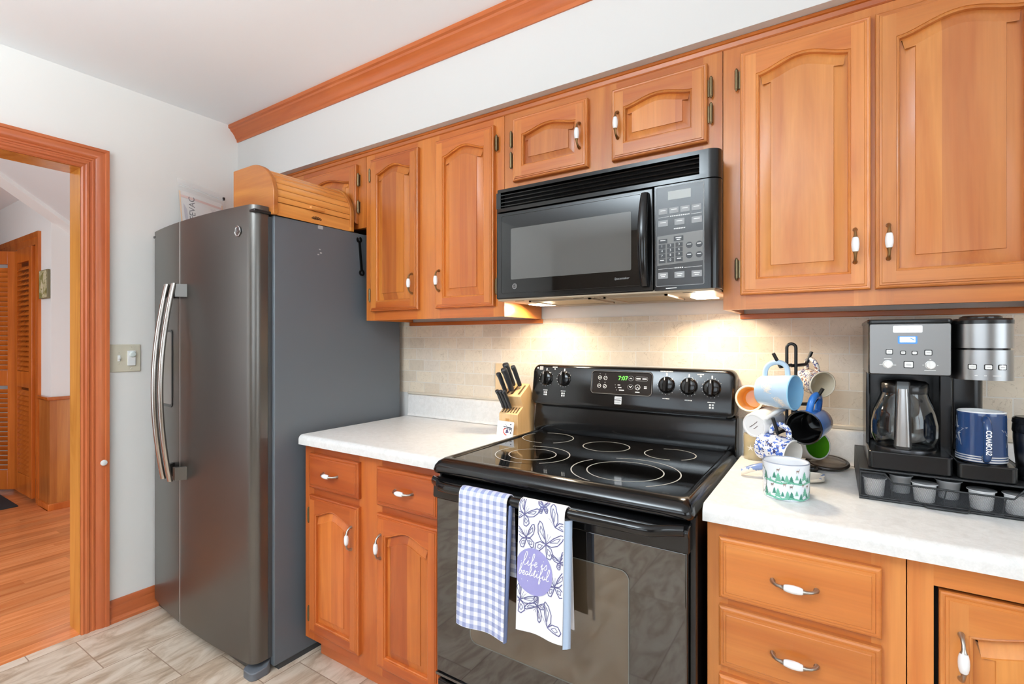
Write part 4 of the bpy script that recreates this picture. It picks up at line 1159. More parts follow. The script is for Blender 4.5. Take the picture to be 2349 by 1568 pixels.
# butterfly towel
LINEN = pm('white_linen', rgb(240, 240, 244), 0.9, bump=0.1, bscale=700)
S, arc = towel_fn(2.094, 0.128, 0.300, 0.30, 0.004, 2.0, 0.0)
total = 0.300 + arc + 0.285
tb2 = T('dish_towel', 'white dish towel with butterflies and a purple motto disc on the oven handle', 'towel', (2.158, -0.735, 0.7))
cl = tb2.p('cloth', towel_mesh(S, total), LINEN, angle=80)
Wt = 0.128
F2 = lambda u, v, d=0.0030: S(min(max(u / Wt, 0), 1), v, d)
def clipm(p): return 0.001 <= p[0] <= Wt - 0.001 and 0.002 <= p[1] <= 0.325
bm_ = M()
def bfly(cx, cz, s, rot, side=False):
    wing1 = [(0, 0), (0.3, 0.55), (0.62, 0.95), (0.80, 1.0), (0.82, 0.72), (0.66, 0.32), (0.35, 0.05)]
    wing2 = [(0, 0), (0.38, -0.05), (0.60, -0.30), (0.52, -0.62), (0.32, -0.66), (0.14, -0.35)]
    inner = [(0.18, 0.22), (0.45, 0.60), (0.66, 0.78), (0.60, 0.48)]
    inner2 = [(0.18, -0.16), (0.42, -0.24), (0.42, -0.46), (0.26, -0.42)]
    c, s_ = math.cos(rot), math.sin(rot)
    for sg in ((1,) if side else (1, -1)):
        for wpts, wd in ((wing1, 0.0022), (wing2, 0.0022), (inner, 0.0014), (inner2, 0.0014)):
            pp = []
            for (x, y) in wpts:
                x *= sg; X, Y = (x * c - y * s_) * s + cx, (x * s_ + y * c) * s + cz
                pp.append((X, Y))
            n = len(pp); dense = []
            for i in range(n):
                a_, b_ = pp[i], pp[(i + 1) % n]
                for q in range(4): dense.append((a_[0] + (b_[0] - a_[0]) * q / 4, a_[1] + (b_[1] - a_[1]) * q / 4))
            run = []
            for p in dense + [dense[0]]:
                if clipm(p): run.append(p)
                else:
                    if len(run) > 1: bm_.stroke(run, wd, F2, 0)
                    run = []
            if len(run) > 1: bm_.stroke(run, wd, F2, 0)
        for e in ((0.08, 0.5), ):
            x, y = e[0] * sg, e[1]
            p = [(cx, cz), ((x * c - y * s_) * s * 1.2 + cx, (x * s_ + y * c) * s * 1.2 + cz)]
            if all(clipm(q) for q in p): bm_.stroke(p, 0.0008, F2, 0)
for a_ in ((0.018, 0.285, 0.036, -0.5), (0.104, 0.270, 0.042, 0.9, True), (0.024, 0.228, 0.034, 0.15), (0.080, 0.224, 0.044, -0.35), (0.106, 0.130, 0.036, 0.1), (0.010, 0.075, 0.040, -0.6), (0.088, 0.030, 0.046, 0.8, True), (0.058, 0.070, 0.030, 2.6), (0.120, 0.190, 0.022, 0.4), (0.070, 0.310, 0.02, 0.2)):
    bfly(*a_)
tb2.p('butterfly_print', bm_, pm('indigo_print', rgb(92, 90, 130), 0.9), cl)
m = M(); N = 40; cx, cz = 0.047, 0.150
def disc(q):
    out = []
    for i in range(N):
        a_ = 2 * PI * i / N; x = cx + q * 0.053 * math.cos(a_); x = max(x, 0.0005)
        out.append(F2(x, cz + q * 0.057 * math.sin(a_), 0.0034))
    return out
m.loft([disc(1), disc(0.75), disc(0.5), disc(0.25), disc(0.02)], 0, False, True)
tb2.p('motto_disc', m, pm('lavender_print', rgb(150, 146, 196), 0.9), cl)
m = M()
FT = lambda u, v: F2(u, v, 0.0040)
def pen(strokes, ox, oz, s, w=0.0019):
    for st in strokes:
        # smooth through the points
        pts = []
        for i in range(len(st) - 1):
            p0 = st[max(i - 1, 0)]; p1 = st[i]; p2 = st[i + 1]; p3 = st[min(i + 2, len(st) - 1)]
            for q in range(5):
                t = q / 5
                f_ = lambda k: 0.5 * ((2 * p1[k]) + (-p0[k] + p2[k]) * t + (2 * p0[k] - 5 * p1[k] + 4 * p2[k] - p3[k]) * t * t + (-p0[k] + 3 * p1[k] - 3 * p2[k] + p3[k]) * t ** 3)
                pts.append((f_(0), f_(1)))
        pts.append(st[-1])
        m.stroke([(ox + p[0] * s + p[1] * s * 0.22, oz + p[1] * s) for p in pts], w, FT, 0)
# cursive letters, unit height for small letters = 1
G = {
 'l': ([[(0, 0.3), (0.5, 1.6), (0.55, 2.6), (0.25, 2.7), (0.1, 1.6), (0.2, 0.3), (0.5, 0), (0.9, 0.35)]], 0.9),
 'i': ([[(0, 0.3), (0.25, 1.0), (0.25, 0.3), (0.45, 0), (0.8, 0.35)], [(0.36, 1.55), (0.42, 1.7)]], 0.8),
 'f': ([[(0, 0.3), (0.55, 1.6), (0.6, 2.5), (0.3, 2.5), (0.25, 1.2), (0.25, -1.0), (0.45, -1.2), (0.55, -0.4), (0.3, 0.1), (0.9, 0.4)]], 0.9),
 'e': ([[(0, 0.3), (0.5, 0.55), (0.55, 0.95), (0.25, 0.95), (0.15, 0.4), (0.4, 0), (0.85, 0.3)]], 0.85),
 's': ([[(0, 0.3), (0.4, 1.1), (0.6, 0.4), (0.35, -0.02), (0.05, 0.1)]], 0.8),
 'b': ([[(0, 0.3), (0.4, 1.6), (0.4, 2.5), (0.15, 2.4), (0.1, 0.3), (0.35, 0), (0.65, 0.5), (0.45, 0.95), (0.9, 0.75)]], 0.9),
 'a': ([[(0.6, 0.85), (0.2, 0.9), (0.05, 0.4), (0.3, 0), (0.6, 0.5), (0.62, 0.9), (0.65, 0.2), (0.95, 0.3)]], 0.95),
 'u': ([[(0, 0.3), (0.2, 0.95), (0.2, 0.3), (0.4, 0), (0.7, 0.4), (0.75, 0.95), (0.75, 0.2), (1.05, 0.3)]], 1.05),
 't': ([[(0, 0.3), (0.35, 1.8), (0.3, 0.3), (0.5, 0), (0.8, 0.35)], [(0.05, 1.35), (0.7, 1.45)]], 0.8),
}
def script(wd, ox, oz, s):
    x = ox
    for ch in wd:
        if ch == ' ': x += 0.8 * s; continue
        g_, adv = G[ch]; pen(g_, x, oz, s); x += adv * s
script('life is', 0.016, 0.163, 0.0118)
script('beautiful', 0.005, 0.138, 0.0104)
for (u, v) in ((0.012, 0.170), (0.014, 0.126), (0.030, 0.125), (0.084, 0.168), (0.086, 0.150)):
    m.fill(rr(u - 0.001, u + 0.001, v - 0.001, v + 0.001, 0.0006), FT, 0)
tb2.p('motto_lettering', m, pm('white_print', rgb(244, 243, 248), 0.9), cl, 'white handwritten words on the disc')
m = M()
m.loft([[(2.094 + Wt + 0.003 + q, HYc - 0.0145 + dy - 0.010 * (j / 20), HZ - 0.012 - 0.300 * j / 20) for j in range(21)] for q, dy in ((-0.004, -0.002), (0.004, 0.004), (0.010, 0.012), (0.006, 0.018))], 0, closed=False)
tb2.p('folded_edge', m, pm('pale_blue_linen', rgb(186, 206, 232), 0.9), label='pale blue folded side edge', angle=80)
# ------------------------------------------------------------------ over-the-range microwave
MX0, MX1, MZ0, MZ1, MY = 1.782, 2.492, 1.418, 1.799, -0.392
mw = T('microwave', 'black over the range microwave mounted under the short cabinet', 'microwave', (2.137, -0.2, MZ0))
mw.p('body', M().box(MX0 - 0.028, MX1 + 0.001, -0.352, -0.009, MZ0 + 0.010, MZ1), BLACK_PLASTIC, bevel=0.004)
# vent grille across the top
m = M()
sec = rr(-0.392, -0.345, 1.722, 1.799, 0.008)
def endcap(x0, x1):
    o = rr(x0, x1, MY, -0.352, 0.020)
    return o
o = [(x, y) for x, y in [(MX0, -0.352), (MX0, MY + 0.006), (MX0 + 0.006, MY)] + [(MX1 + 0.012 - 0.030 + 0.030 * math.sin(a), MY + 0.030 - 0.030 * math.cos(a)) for a in [PI / 2 * i / 8 for i in range(9)]] + [(MX1 + 0.012, -0.352)]]
OUT = o
for z0, z1 in ((1.722, 1.734), (1.788, 1.799)):
    m.loft([[(x, y, z0) for x, y in o], [(x, y, z1) for x, y in o]], 0, True, True)
ro = [p for p in o if p[0] > 2.46]
m.loft([[(x, y, 1.734) for x, y in [(2.452, MY + 0.02), (2.452, MY)] + ro[0:] ], [(x, y, 1.788) for x, y in [(2.452, MY + 0.02), (2.452, MY)] + ro]], 0, closed=False)
m.box(MX0, MX0 + 0.018, MY, -0.36, 1.734, 1.788)
vg = mw.p('vent_grille', m, BLACK_GLOSS, angle=50)
mw.p('vent_recess', M().box(MX0 + 0.01, 2.455, MY + 0.024, MY + 0.028, 1.73, 1.79), BLACK_MATTE, vg)
m = M()
for i in range(4):
    z = 1.7405 + i * 0.0125
    m.add([(MX0 + 0.018, MY + 0.002, z - 0.001), (2.452, MY + 0.002, z - 0.001), (2.452, MY + 0.022, z + 0.007), (MX0 + 0.018, MY + 0.022, z + 0.007),
           (MX0 + 0.018, MY + 0.001, z + 0.002), (2.452, MY + 0.001, z + 0.002), (2.452, MY + 0.022, z + 0.010), (MX0 + 0.018, MY + 0.022, z + 0.010)],
          [(0, 1, 2, 3), (4, 7, 6, 5), (0, 4, 5, 1), (2, 6, 7, 3), (0, 3, 7, 4), (1, 5, 6, 2)])
mw.p('grille_slats', m, BLACK_GLOSS, vg)
# door
m = M().box(MX0, 2.326, MY, -0.354, 1.424, 1.719)
dw = mw.p('door', m, BLACK_GLOSS, bevel=0.004)
m = M(); P_ = rr(1.803, 2.292, 1.440, 1.708, 0.006)
m.loft([[(x, MY - 0.0005, z) for x, z in P_], [(x, MY - 0.0016, z) for x, z in P_], [(x, MY - 0.0016, z) for x, z in inset(P_, 0.002)], [(x, MY - 0.0008, z) for x, z in inset(P_, 0.003)]], 0, False, True)
gl = mw.p('door_glass', m, pm('microwave_door_glass', rgb(12, 11, 11), 0.03, ior=1.5), dw)
m = M().fill(rr(1.843, 2.262, 1.488, 1.660, 0.005), lambda x, z: (x, MY - 0.0020, z), 0)
mw.p('window', m, pm('microwave_window_screen', rgb(90, 89, 87), 0.06, ior=1.5), dw, 'grey see-through window')
m = M()
for i in range(20): pass
m.stroke([(0.0085 * math.cos(2 * PI * i / 20), 0.0085 * math.sin(2 * PI * i / 20)) for i in range(20)], 0.0013, lambda u, v: (1.858 + u, MY - 0.0021, 1.465 + v), 0, closed=True)
m.stroke([(0.0060 * math.cos(2 * PI * i / 20), 0.0060 * math.sin(2 * PI * i / 20)) for i in range(20)], 0.0008, lambda u, v: (1.858 + u, MY - 0.0021, 1.465 + v), 0, closed=True)
m.text('GE', 0.0075, lambda u, v: (1.858 + u, MY - 0.0021, 1.465 + v), 0, shear=0.3)
m.text('Spacemaker', 0.0095, lambda u, v: (2.233 + u, MY - 0.0021, 1.466 + v), 0, shear=0.25)
mw.p('door_lettering', m, GREY_MARK, dw)
m = M(); N = 18; loops = []
for i in range(N + 1):
    t = i / N; z = 1.437 + 0.268 * t
    y = MY - 0.006 - 0.026 * math.sin(PI * t) ** 0.7
    w = 0.0105 + 0.003 * math.sin(PI * t)
    loops.append([(2.304 + w * a, y + 0.010 * b_ + (0.008 if b_ > 0 else 0), z) for a, b_ in [(math.cos(q), math.sin(q)) for q in [2 * PI * k / 16 for k in range(16)]]])
m.loft(loops, 0, True, True)
for z0, z1 in ((1.437, 1.462), (1.680, 1.705)): m.box(2.296, 2.312, MY - 0.012, MY, z0, z1)
mw.p('handle', m, BLACK_GLOSS, dw, 'bowed glossy black handle', angle=60)
# control side
o = [(2.330, -0.354), (2.330, MY)] + [(MX1 + 0.012 - 0.030 + 0.030 * math.sin(a), MY + 0.030 - 0.030 * math.cos(a)) for a in [PI / 2 * i / 8 for i in range(9)]] + [(MX1 + 0.012, -0.354)]
m = M().loft([[(x, y, 1.424) for x, y in o], [(x, y, 1.719) for x, y in o]], 0, True, True)
cp2 = mw.p('control_panel', m, BLACK_GLOSS, angle=50)
K = lambda x, z, d=0.0006: (x, MY - d, z)
m = M(); P_ = rr(2.334, 2.464, 1.436, 1.714, 0.004)
m.fill(P_, lambda u, v: K(u, v, 0.0004), 0)
m.stroke(P_, 0.0012, lambda u, v: K(u, v, 0.0007), 1, closed=True)
m.fill([(2.338, 1.494), (2.461, 1.500), (2.461, 1.582), (2.338, 1.577)], lambda u, v: K(u, v, 0.0006), 2)
mw.p('keypad_overlay', m, [pm('charcoal_overlay', rgb(44, 44, 45), 0.25), GREY_MARK, pm('grey_keypad_field', rgb(104, 102, 99), 0.3)], cp2, 'charcoal keypad overlay with a grey field')
mw.p('clock_display', M().fill(rr(2.368, 2.430, 1.676, 1.700, 0.001), lambda u, v: K(u, v, 0.0008), 0), pm('unlit_grey_display', rgb(140, 140, 134), 0.25), cp2, 'unlit grey clock display')
GB = pm('grey_key', rgb(138, 138, 138), 0.4); DB = pm('dark_key', rgb(32, 32, 33), 0.4)
def key(x0, x1, z0, z1, mt, txt=None, bars=0, round_=False):
    m = M()
    if round_:
        c_ = ((x0 + x1) / 2, (z0 + z1) / 2); q = (x1 - x0) / 2
        P_ = [(c_[0] + q * math.cos(2 * PI * i / 20), c_[1] + q * math.sin(2 * PI * i / 20)) for i in range(20)]
    else: P_ = rr(x0, x1, z0, z1, 0.001)
    m.loft([[K(x, z, 0.0005) for x, z in P_], [K(x, z, 0.0012) for x, z in P_]], 0, False, True)
    cx, cz = (x0 + x1) / 2, (z0 + z1) / 2
    if txt: m.text(txt, (z1 - z0) * 0.75, lambda u, v: K(cx + u, cz + v + 0.001, 0.0015), 1)
    for i in range(bars):
        w = (x1 - x0) * (0.30 if i == 0 else 0.2); zc = cz + 0.0022 - 0.005 * i
        m.fill([(-w, -0.0011), (w, -0.0011), (w, 0.0011), (-w, 0.0011)], lambda u, v: K(cx + u, zc + v, 0.0015), 1)
    mw.p('key', m, [mt, WHITE_MARK], cp2)
for i in range(4): key(2.342 + i * 0.030, 2.367 + i * 0.030, 1.638, 1.654, GB, None, 1)
for i, x in enumerate((2.341, 2.386, 2.432)): key(x, x + 0.027, 1.604, 1.621, GB, None, 1)
key(2.342, 2.366, 1.556, 1.568, DB, None, 1); key(2.384, 2.410, 1.559, 1.573, DB, None, 2)
nums = '1234567890'
for rw in range(4):
    for cl_ in range(3):
        n_ = rw * 3 + cl_
        t_ = nums[n_] if n_ < 9 else (None, '0', None)[cl_]
        x = 2.342 + cl_ * 0.0235; z = 1.541 - rw * 0.0135 + cl_ * 0.001
        key(x, x + 0.019, z, z + 0.0118, DB, t_, 1 if t_ is None else 0)
for x in (2.417, 2.443):
    for z in (1.536, 1.508): key(x, x + 0.0175, z, z + 0.0175, DB, None, 1, True)
for x in (2.341, 2.386, 2.432): key(x, x + 0.027, 1.457, 1.474, GB, None, 2)
m = M()
for x0, x1, z in ((2.341, 2.372, 1.629), (2.430, 2.459, 1.629), (2.341, 2.384, 1.484), (2.412, 2.459, 1.484)):
    m.stroke([(x0, z), (x1, z + 0.001)], 0.0009, lambda u, v: K(u, v, 0.0008), 0)
for x0, x1, z in ((2.374, 2.428, 1.630), (2.384, 2.416, 1.594), (2.386, 2.411, 1.485)):
    n = int((x1 - x0) / 0.0045)
    for i in range(n):
        a = x0 + (x1 - x0) * i / n
        m.fill([(a, z - 0.0015), (a + 0.0034, z - 0.0015), (a + 0.0034, z + 0.0015), (a, z + 0.0015)], lambda u, v: K(u, v, 0.0008), 0)
m.stroke([(2.362, 1.429), (2.392, 1.4295)], 0.002, lambda u, v: K(u, v, 0.0008), 0)
mw.p('keypad_lettering', m, WHITE_MARK, cp2)
# underside: pan, grease filters, lamps
UN = pm('warm_grey_underside', rgb(176, 160, 138), 0.45, 0.2)
m = M().box(MX0 + 0.002, MX1 - 0.002, -0.386, -0.009, MZ0, MZ0 + 0.010)
un = mw.p('underside_pan', m, UN, bevel=0.003)
FIL = pm('aluminium_filter', rgb(166, 144, 112), 0.5, 0.5, bump=0.8, bscale=420)
for x0, x1 in ((1.895, 2.105), (2.165, 2.345)):
    m = M().box(x0, x1, -0.340, -0.150, MZ0 - 0.003, MZ0 + 0.002)
    mw.p('grease_filter', m, FIL, un, 'metal mesh grease filter', bevel=0.002)
    m = M()
    for a, b_, c_, d_ in ((x0 - 0.008, x1 + 0.008, -0.348, -0.340), (x0 - 0.008, x1 + 0.008, -0.150, -0.142), (x0 - 0.008, x0, -0.348, -0.142), (x1, x1 + 0.008, -0.348, -0.142)):
        m.box(a, b_, c_, d_, MZ0 - 0.005, MZ0 + 0.002)
    mw.p('filter_rim', m, UN, un)
m = M()
for x in (1.84, 2.06, 2.13, 2.40): m.box(x, x + 0.035, -0.362, -0.358, MZ0 - 0.0008, MZ0)
for x in (2.115, 2.135, 2.150): m.box(x, x + 0.003, -0.33, -0.28, MZ0 - 0.0008, MZ0)
mw.p('vent_slots', m, BLACK_MATTE, un)
LAMP = pm('lit_cooktop_lamp', rgb(255, 250, 235), 0.5, emit=(1.0, 0.93, 0.80, 1), estr=9.0)
for x0, x1 in ((1.800, 1.872), (2.385, 2.452)):
    lo_ = mw.p('lamp_lens', M().box(x0, x1, -0.205, -0.115, MZ0 - 0.002, MZ0 + 0.001), LAMP, un, 'glowing white lamp lens')
    area('cooktop_lamp_light', ((x0 + x1) / 2, -0.17, MZ0 - 0.006), ((x0 + x1) / 2 + (0.08 if x0 > 2 else -0.05), -0.33, 0.92), 0.06, 0.08, 3.8, (1.0, 0.82, 0.58), mw.o)
# ------------------------------------------------------------------ knife block corner
kb = T('knife_block', 'pale wooden knife block beside the left end of the range', 'knife block', (1.682, -0.115, 0.914))
BX0, BX1 = 1.641, 1.728
prof = [(-0.170, 0.914), (-0.170, 0.994), (-0.130, 1.020), (-0.152, 1.062), (-0.078, 1.108), (-0.040, 1.040), (-0.044, 0.914)]
m = M().loft([[(BX0, y, z) for y, z in prof], [(BX1, y, z) for y, z in prof]], 0, True, True)
kb.p('block', m, BLOCK, angle=20, bevel=0.002)
ud = Vector((0, -0.52, 0.854))          # the way the handles lean
su = Vector((0, 0.854, 0.52))           # along the slotted faces
SLOT = pm('slot_shadow_brown', rgb(92, 66, 40), 0.8)
def slot(x, c, ln, w=0.004):
    p = Vector((x, c[0], c[1]))
    q = [p + su * a + Vector((b_, 0, 0)) + ud * 0.0006 for a, b_ in ((-ln, -w), (ln, -w), (ln, w), (-ln, w))]
    kb.p('slot', M().add(q, [(0, 1, 2, 3)]), SLOT)
low = (-0.150, 1.007); upc = (-0.115, 1.085)
for i in range(6): slot(1.652 + i * 0.013, low, 0.017, 0.0028)
for x in (1.660, 1.683, 1.714): slot(x, upc, 0.030, 0.0045)
m = M().box(1.672, 1.690, -0.1706, -0.169, 0.958, 0.976)
kb.p('maker_mark', m, pm('branded_mark', rgb(206, 150, 88), 0.6))
HANDLE = pm('dark_knife_handle', rgb(42, 46, 52), 0.34)
def knife(x, c, L, w, label, flat=0.85):
    w *= 1.1
    base = Vector((x, c[0], c[1]))
    t = T('kitchen_knife', label, 'knife', base, None, 'knives in the block')
    m = M(); loops = []
    for s, ww, off in ((0.0, 0.72, 0), (0.10, 0.80, 0.001), (0.25, 0.70, 0.001), (0.5, 0.86, 0.0), (0.75, 0.90, 0), (0.92, 1.10, -0.002), (0.98, 1.0, -0.003), (1.0, 0.7, -0.003)):
        cc = base + ud * (0.012 + s * L) + su * off
        loops.append([cc + su * (w * ww * math.cos(q)) + Vector((w * flat * math.sin(q), 0, 0)) for q in [2 * PI * k / 14 for k in range(14)]])
    m.loft(loops, 0, True, True)
    t.p('handle', m, HANDLE, angle=50)
    m = M(); b0 = base + ud * 0.014
    q = [b0 + su * a + Vector((dx, 0, 0)) - ud * e for e in (0, 0.05) for a, dx in ((-w * .8, -0.0008), (w * .8, -0.0008), (w * .8, 0.0008), (-w * .8, 0.0008))]
    m.loft([q[:4], q[4:]], 0, True, True)
    t.p('blade', m, STEEL)
    return t
for i, nm in enumerate(('leftmost', 'middle', 'rightmost')):
    knife(1.652 + i * 0.0155, (low[0] + 0.001, low[1]), 0.084, 0.0080, '%s of the three dark steak knives in the low front row of the block' % nm)
knife(1.655, (upc[0] - 0.026, upc[1] - 0.016), 0.090, 0.0095, 'dark knife at the left, low in the upper row of the block')
knife(1.668, (upc[0] + 0.012, upc[1] + 0.007), 0.105, 0.0125, 'tallest dark knife, at the back of the upper row of the block')
knife(1.680, (upc[0] - 0.018, upc[1] - 0.011), 0.105, 0.0120, 'thick dark knife in front of the tallest one in the block')
knife(1.700, (upc[0] + 0.012, upc[1] + 0.007), 0.095, 0.0095, 'dark knife standing alone at the right of the upper row')
# outlet behind the knives
ol = T('wall_outlet', 'beige wall outlet plate on the tile behind the knife block', 'outlet', (1.553, -0.008, 1.12))
P_ = rr(1.513, 1.593, 1.060, 1.182, 0.006)
ol.p('plate', M().loft([[(x, -0.0085, z) for x, z in P_], [(x, -0.0135, z) for x, z in P_]], 0, True, True), pm('beige_outlet_plate', rgb(222, 192, 150), 0.4), bevel=0.0015)
for zc in (1.101, 1.141):
    Q_ = rr(1.538, 1.568, zc - 0.014, zc + 0.014, 0.010)
    m = M().loft([[(x, -0.0135, z) for x, z in Q_], [(x, -0.0150, z) for x, z in Q_]], 0, False, True)
    for dx in (-0.006, 0.006): m.fill([(1.553 + dx - 0.001, zc), (1.553 + dx + 0.001, zc), (1.553 + dx + 0.001, zc + 0.007), (1.553 + dx - 0.001, zc + 0.007)], lambda x, z: (x, -0.0152, z), 1)
    ol.p('socket', m, [pm('ivory_socket', rgb(226, 206, 172), 0.4), DARK_VOID])
# small picture card
cd = T('picture_card', 'small white card with a red and black print in front of the knife block', 'card', (1.690, -0.205, 0.914), (math.radians(-8), 0, math.radians(-6)), local=True)
P_ = rr(-0.040, 0.040, 0.0, 0.056, 0.005)
cd.p('card', M().loft([[(x, 0.0, z) for x, z in P_], [(x, 0.004, z) for x, z in P_]], 0, True, True), pm('white_card', rgb(240, 240, 242), 0.4))
m = M(); S = lambda u, v: (u, -0.0006, v)
m.stroke([(-0.008, 0.036), (0.034, 0.032)], 0.003, S, 0); m.stroke([(-0.004, 0.030), (0.034, 0.027)], 0.0022, S, 0)
for u in (0.010, 0.020, 0.028): m.stroke([(u, 0.036), (u + 0.006, 0.020)], 0.0018, S, 0)
m.fill([(0.004, 0.010), (0.020, 0.014), (0.014, 0.026), (0.006, 0.024)], S, 1)
m.stroke([(0.004, 0.030), (-0.006, 0.024), (-0.006, 0.014), (0.002, 0.006), (0.010, 0.004)], 0.004, S, 2)
m.fill(rr(0.024, 0.030, 0.044, 0.048, 0.001), S, 0); m.fill(rr(0.026, 0.033, 0.012, 0.017, 0.001), S, 0)
m.stroke([(0.000, 0.046), (0.010, 0.036)], 0.001, S, 0)
cd.p('print', m, [pm('card_black', rgb(40, 40, 58), 0.5), pm('card_violet', rgb(84, 76, 110), 0.5), pm('card_red', rgb(208, 66, 52), 0.5)])
# ------------------------------------------------------------------ mug tree
BLK = pm('black_wire', rgb(24, 24, 25), 0.38)
mt = T('mug_tree', 'black metal mug tree standing against the tile right of the range', 'mug tree', (2.655, -0.155, 0.914))
PX, PY = 2.655, -0.155
loop = [(PX - 0.0115, PY, 1.03), (PX - 0.0115, PY, 1.262)] + [(PX - 0.0115 * math.cos(a), PY, 1.262 + 0.0115 * math.sin(a)) for a in [PI * i / 8 for i in range(1, 8)]] + [(PX + 0.0115, PY, 1.262), (PX + 0.0115, PY, 1.03)]
m = M().tube(loop, 0.0045, 10)
m.tube([(PX + 0.004, PY, 0.92), (PX + 0.004, PY, 1.18)], 0.0045, 10)
mt.p('pole', m, BLK, angle=60)
mt.p('base', M().tube([(PX + 0.062 * math.cos(a), PY + 0.062 * math.sin(a), 0.9192) for a in [2 * PI * i / 32 for i in range(32)]], 0.0050, 8, closed=True).tube([(PX - 0.062, PY, 0.9192), (PX + 0.062, PY, 0.9192)], 0.005, 8), BLK, angle=60)
def arm(tip, bend, z0):
    m = M().tube([(PX, PY, z0), (PX + (bend[0] - PX) * 0.8, PY + (bend[1] - PY) * 0.8, z0 + (bend[2] - z0) * 0.6), bend, tuple(bend[i] + (tip[i] - bend[i]) * 0.25 for i in range(3)), tip], 0.0048, 10)
    mt.p('arm', m, BLK, angle=60)
arm((2.615, -0.225, 1.247), (2.632, -0.215, 1.209), 1.212)
arm((2.704, -0.115, 1.250), (2.690, -0.125, 1.214), 1.210)
arm((2.733, -0.215, 1.153), (2.712, -0.205, 1.112), 1.100)
arm((2.615, -0.235, 1.066), (2.626, -0.222, 1.022), 1.030)
arm((2.590, -0.090, 1.165), (2.610, -0.100, 1.135), 1.130)
arm((2.712, -0.110, 1.062), (2.700, -0.115, 1.032), 1.030)

def basis(zdir, xhint):
    z = Vector(zdir).normalized(); x = Vector(xhint); x = (x - z * x.dot(z)).normalized(); y = z.cross(x)
    return Matrix((x, y, z)).transposed().to_4x4()
def mug(label, loc, zdir, hdir, rt, rb, h, outer, inner, rim=None, wall=0.0045, hr=0.0062, name='coffee_mug', group='mugs on the mug tree', hspan=(0.22, 0.80), hout=0.034, belly=0.0, foot=None):
    """mug in its own frame: axis z from base to rim, handle along +x; loc is the middle of the body"""
    X = Matrix.Translation(loc) @ basis(zdir, hdir)
    t = T(name, label, 'mug', (0, 0, 0), None, group, local=True)
    t.o.matrix_world = X
    z0, z1 = -h / 2, h / 2
    R = lambda s: rb + (rt - rb) * s + belly * math.sin(PI * s)
    pr_ = [(0.001, z0 + 0.002), (rb * 0.80, z0 + 0.002), (rb * 0.84, z0), (rb * 0.95, z0), (R(0.03), z0 + 0.004)]
    pr_ += [(R(s), z0 + h * s) for s in (0.08, 0.2, 0.35, 0.5, 0.65, 0.8, 0.92, 0.975)]
    no = len(pr_)
    pr_ += [(rt - 0.0005, z1 - 0.001), (rt - wall * 0.5, z1), (rt - wall, z1 - 0.0015)]
    ni = len(pr_)
    pr_ += [(R(s) - wall, z0 + h * s) for s in (0.9, 0.7, 0.5, 0.3, 0.14)] + [(rb * 0.75, z0 + 0.008), (0.001, z0 + 0.007)]
    mats = [3] * 3 + [0] * (no - 4) + [2] * (ni - no) + [1] * (len(pr_) - ni)
    m = M().lathe(pr_, n=40, mats=mats)
    t.p('body', m, [outer, inner, rim or inner, foot or outer], angle=50)
    za, zb_ = z0 + h * hspan[0], z0 + h * hspan[1]
    path = []
    for i in range(15):
        a = -PI / 2 + PI * i / 14
        s = (1 + math.sin(a)) / 2
        rbase = R(hspan[0] + (hspan[1] - hspan[0]) * s) - 0.003
        path.append((rbase + hout * math.cos(a) ** 0.62 if math.cos(a) > 1e-6 else rbase, 0, za + (zb_ - za) * s))
    t.p('handle', M().tube(path, hr, 12, flat=1.25), outer, angle=60)
    return t, R, z0, h

def speckle(name, base, dots, s=140):
    mat = bpy.data.materials.new(name); k = NT(mat)
    n1 = k.noise(k.obj(), s, 3, 0.6); n2 = k.noise(k.obj(), s * 0.7, 3, 0.6, 0.5)
    col = k.mix(k.m('GREATER_THAN', n1, 0.52), base, dots[0])
    col = k.mix(k.m('GREATER_THAN', n2, 0.60), col, dots[1])
    k.put(k.b.inputs['Base Color'], col); k.b.inputs['Roughness'].default_value = 0.22
    return mat
def cyl(R, z0, h, d=0.0006, a0=0.0):
    """point on a mug wall: u along the girth in metres, v up from the base"""
    def S(u, v):
        s = min(max(v / h, 0), 1); r_ = R(s) + d; a = a0 + u / R(0.5)
        return (r_ * math.cos(a), r_ * math.sin(a), z0 + v)
    return S
GZ = lambda nm, r_, g_, b_, ro=0.16: pm(nm, rgb(r_, g_, b_), ro, coat=0.3)
LB = GZ('light_blue_glaze', 182, 208, 230); LBI = GZ('sky_blue_glaze', 158, 212, 240)
t, R, z0, h = mug('large light blue mug with cream leaf drawing, front left on the mug tree', (2.626, -0.220, 1.140), (0.93, -0.36, 0.0), (-0.10, 0.05, 1), 0.049, 0.041, 0.096, LB, LBI, hout=0.040, hr=0.0058, hspan=(0.12, 0.78))
m = M(); S = cyl(R, z0, h, 0.0006, math.radians(92))
def leafy(m, S, cu, cv, s, rot, mat=0):
    c_, s_ = math.cos(rot), math.sin(rot)
    T_ = lambda u, v: S(cu + (u * c_ - v * s_) * s, cv + (u * s_ + v * c_) * s)
    m.stroke([(0, 0), (0, 0.5), (0.02, 1.0)], 0.05, T_, mat)
    for q in (0.2, 0.45, 0.7):
        for sg in (-1, 1):
            m.stroke([(0, q), (sg * 0.14, q + 0.26), (sg * 0.30, q + 0.36), (sg * 0.2, q + 0.14), (0, q)], 0.045, T_, mat)
leafy(m, S, 0.010, 0.070, 0.030, -1.2); leafy(m, S, 0.012, 0.052, 0.028, -0.4); leafy(m, S, -0.030, 0.018, 0.034, -0.7); leafy(m, S, -0.026, 0.042, 0.026, -1.7)
for q in range(3): m.stroke([(-0.020 + q * 0.010, 0.040), (-0.018 + q * 0.010, 0.052)], 0.0014, S, 0)
t.p('leaf_drawing', m, pm('cream_line', rgb(240, 230, 218), 0.4))
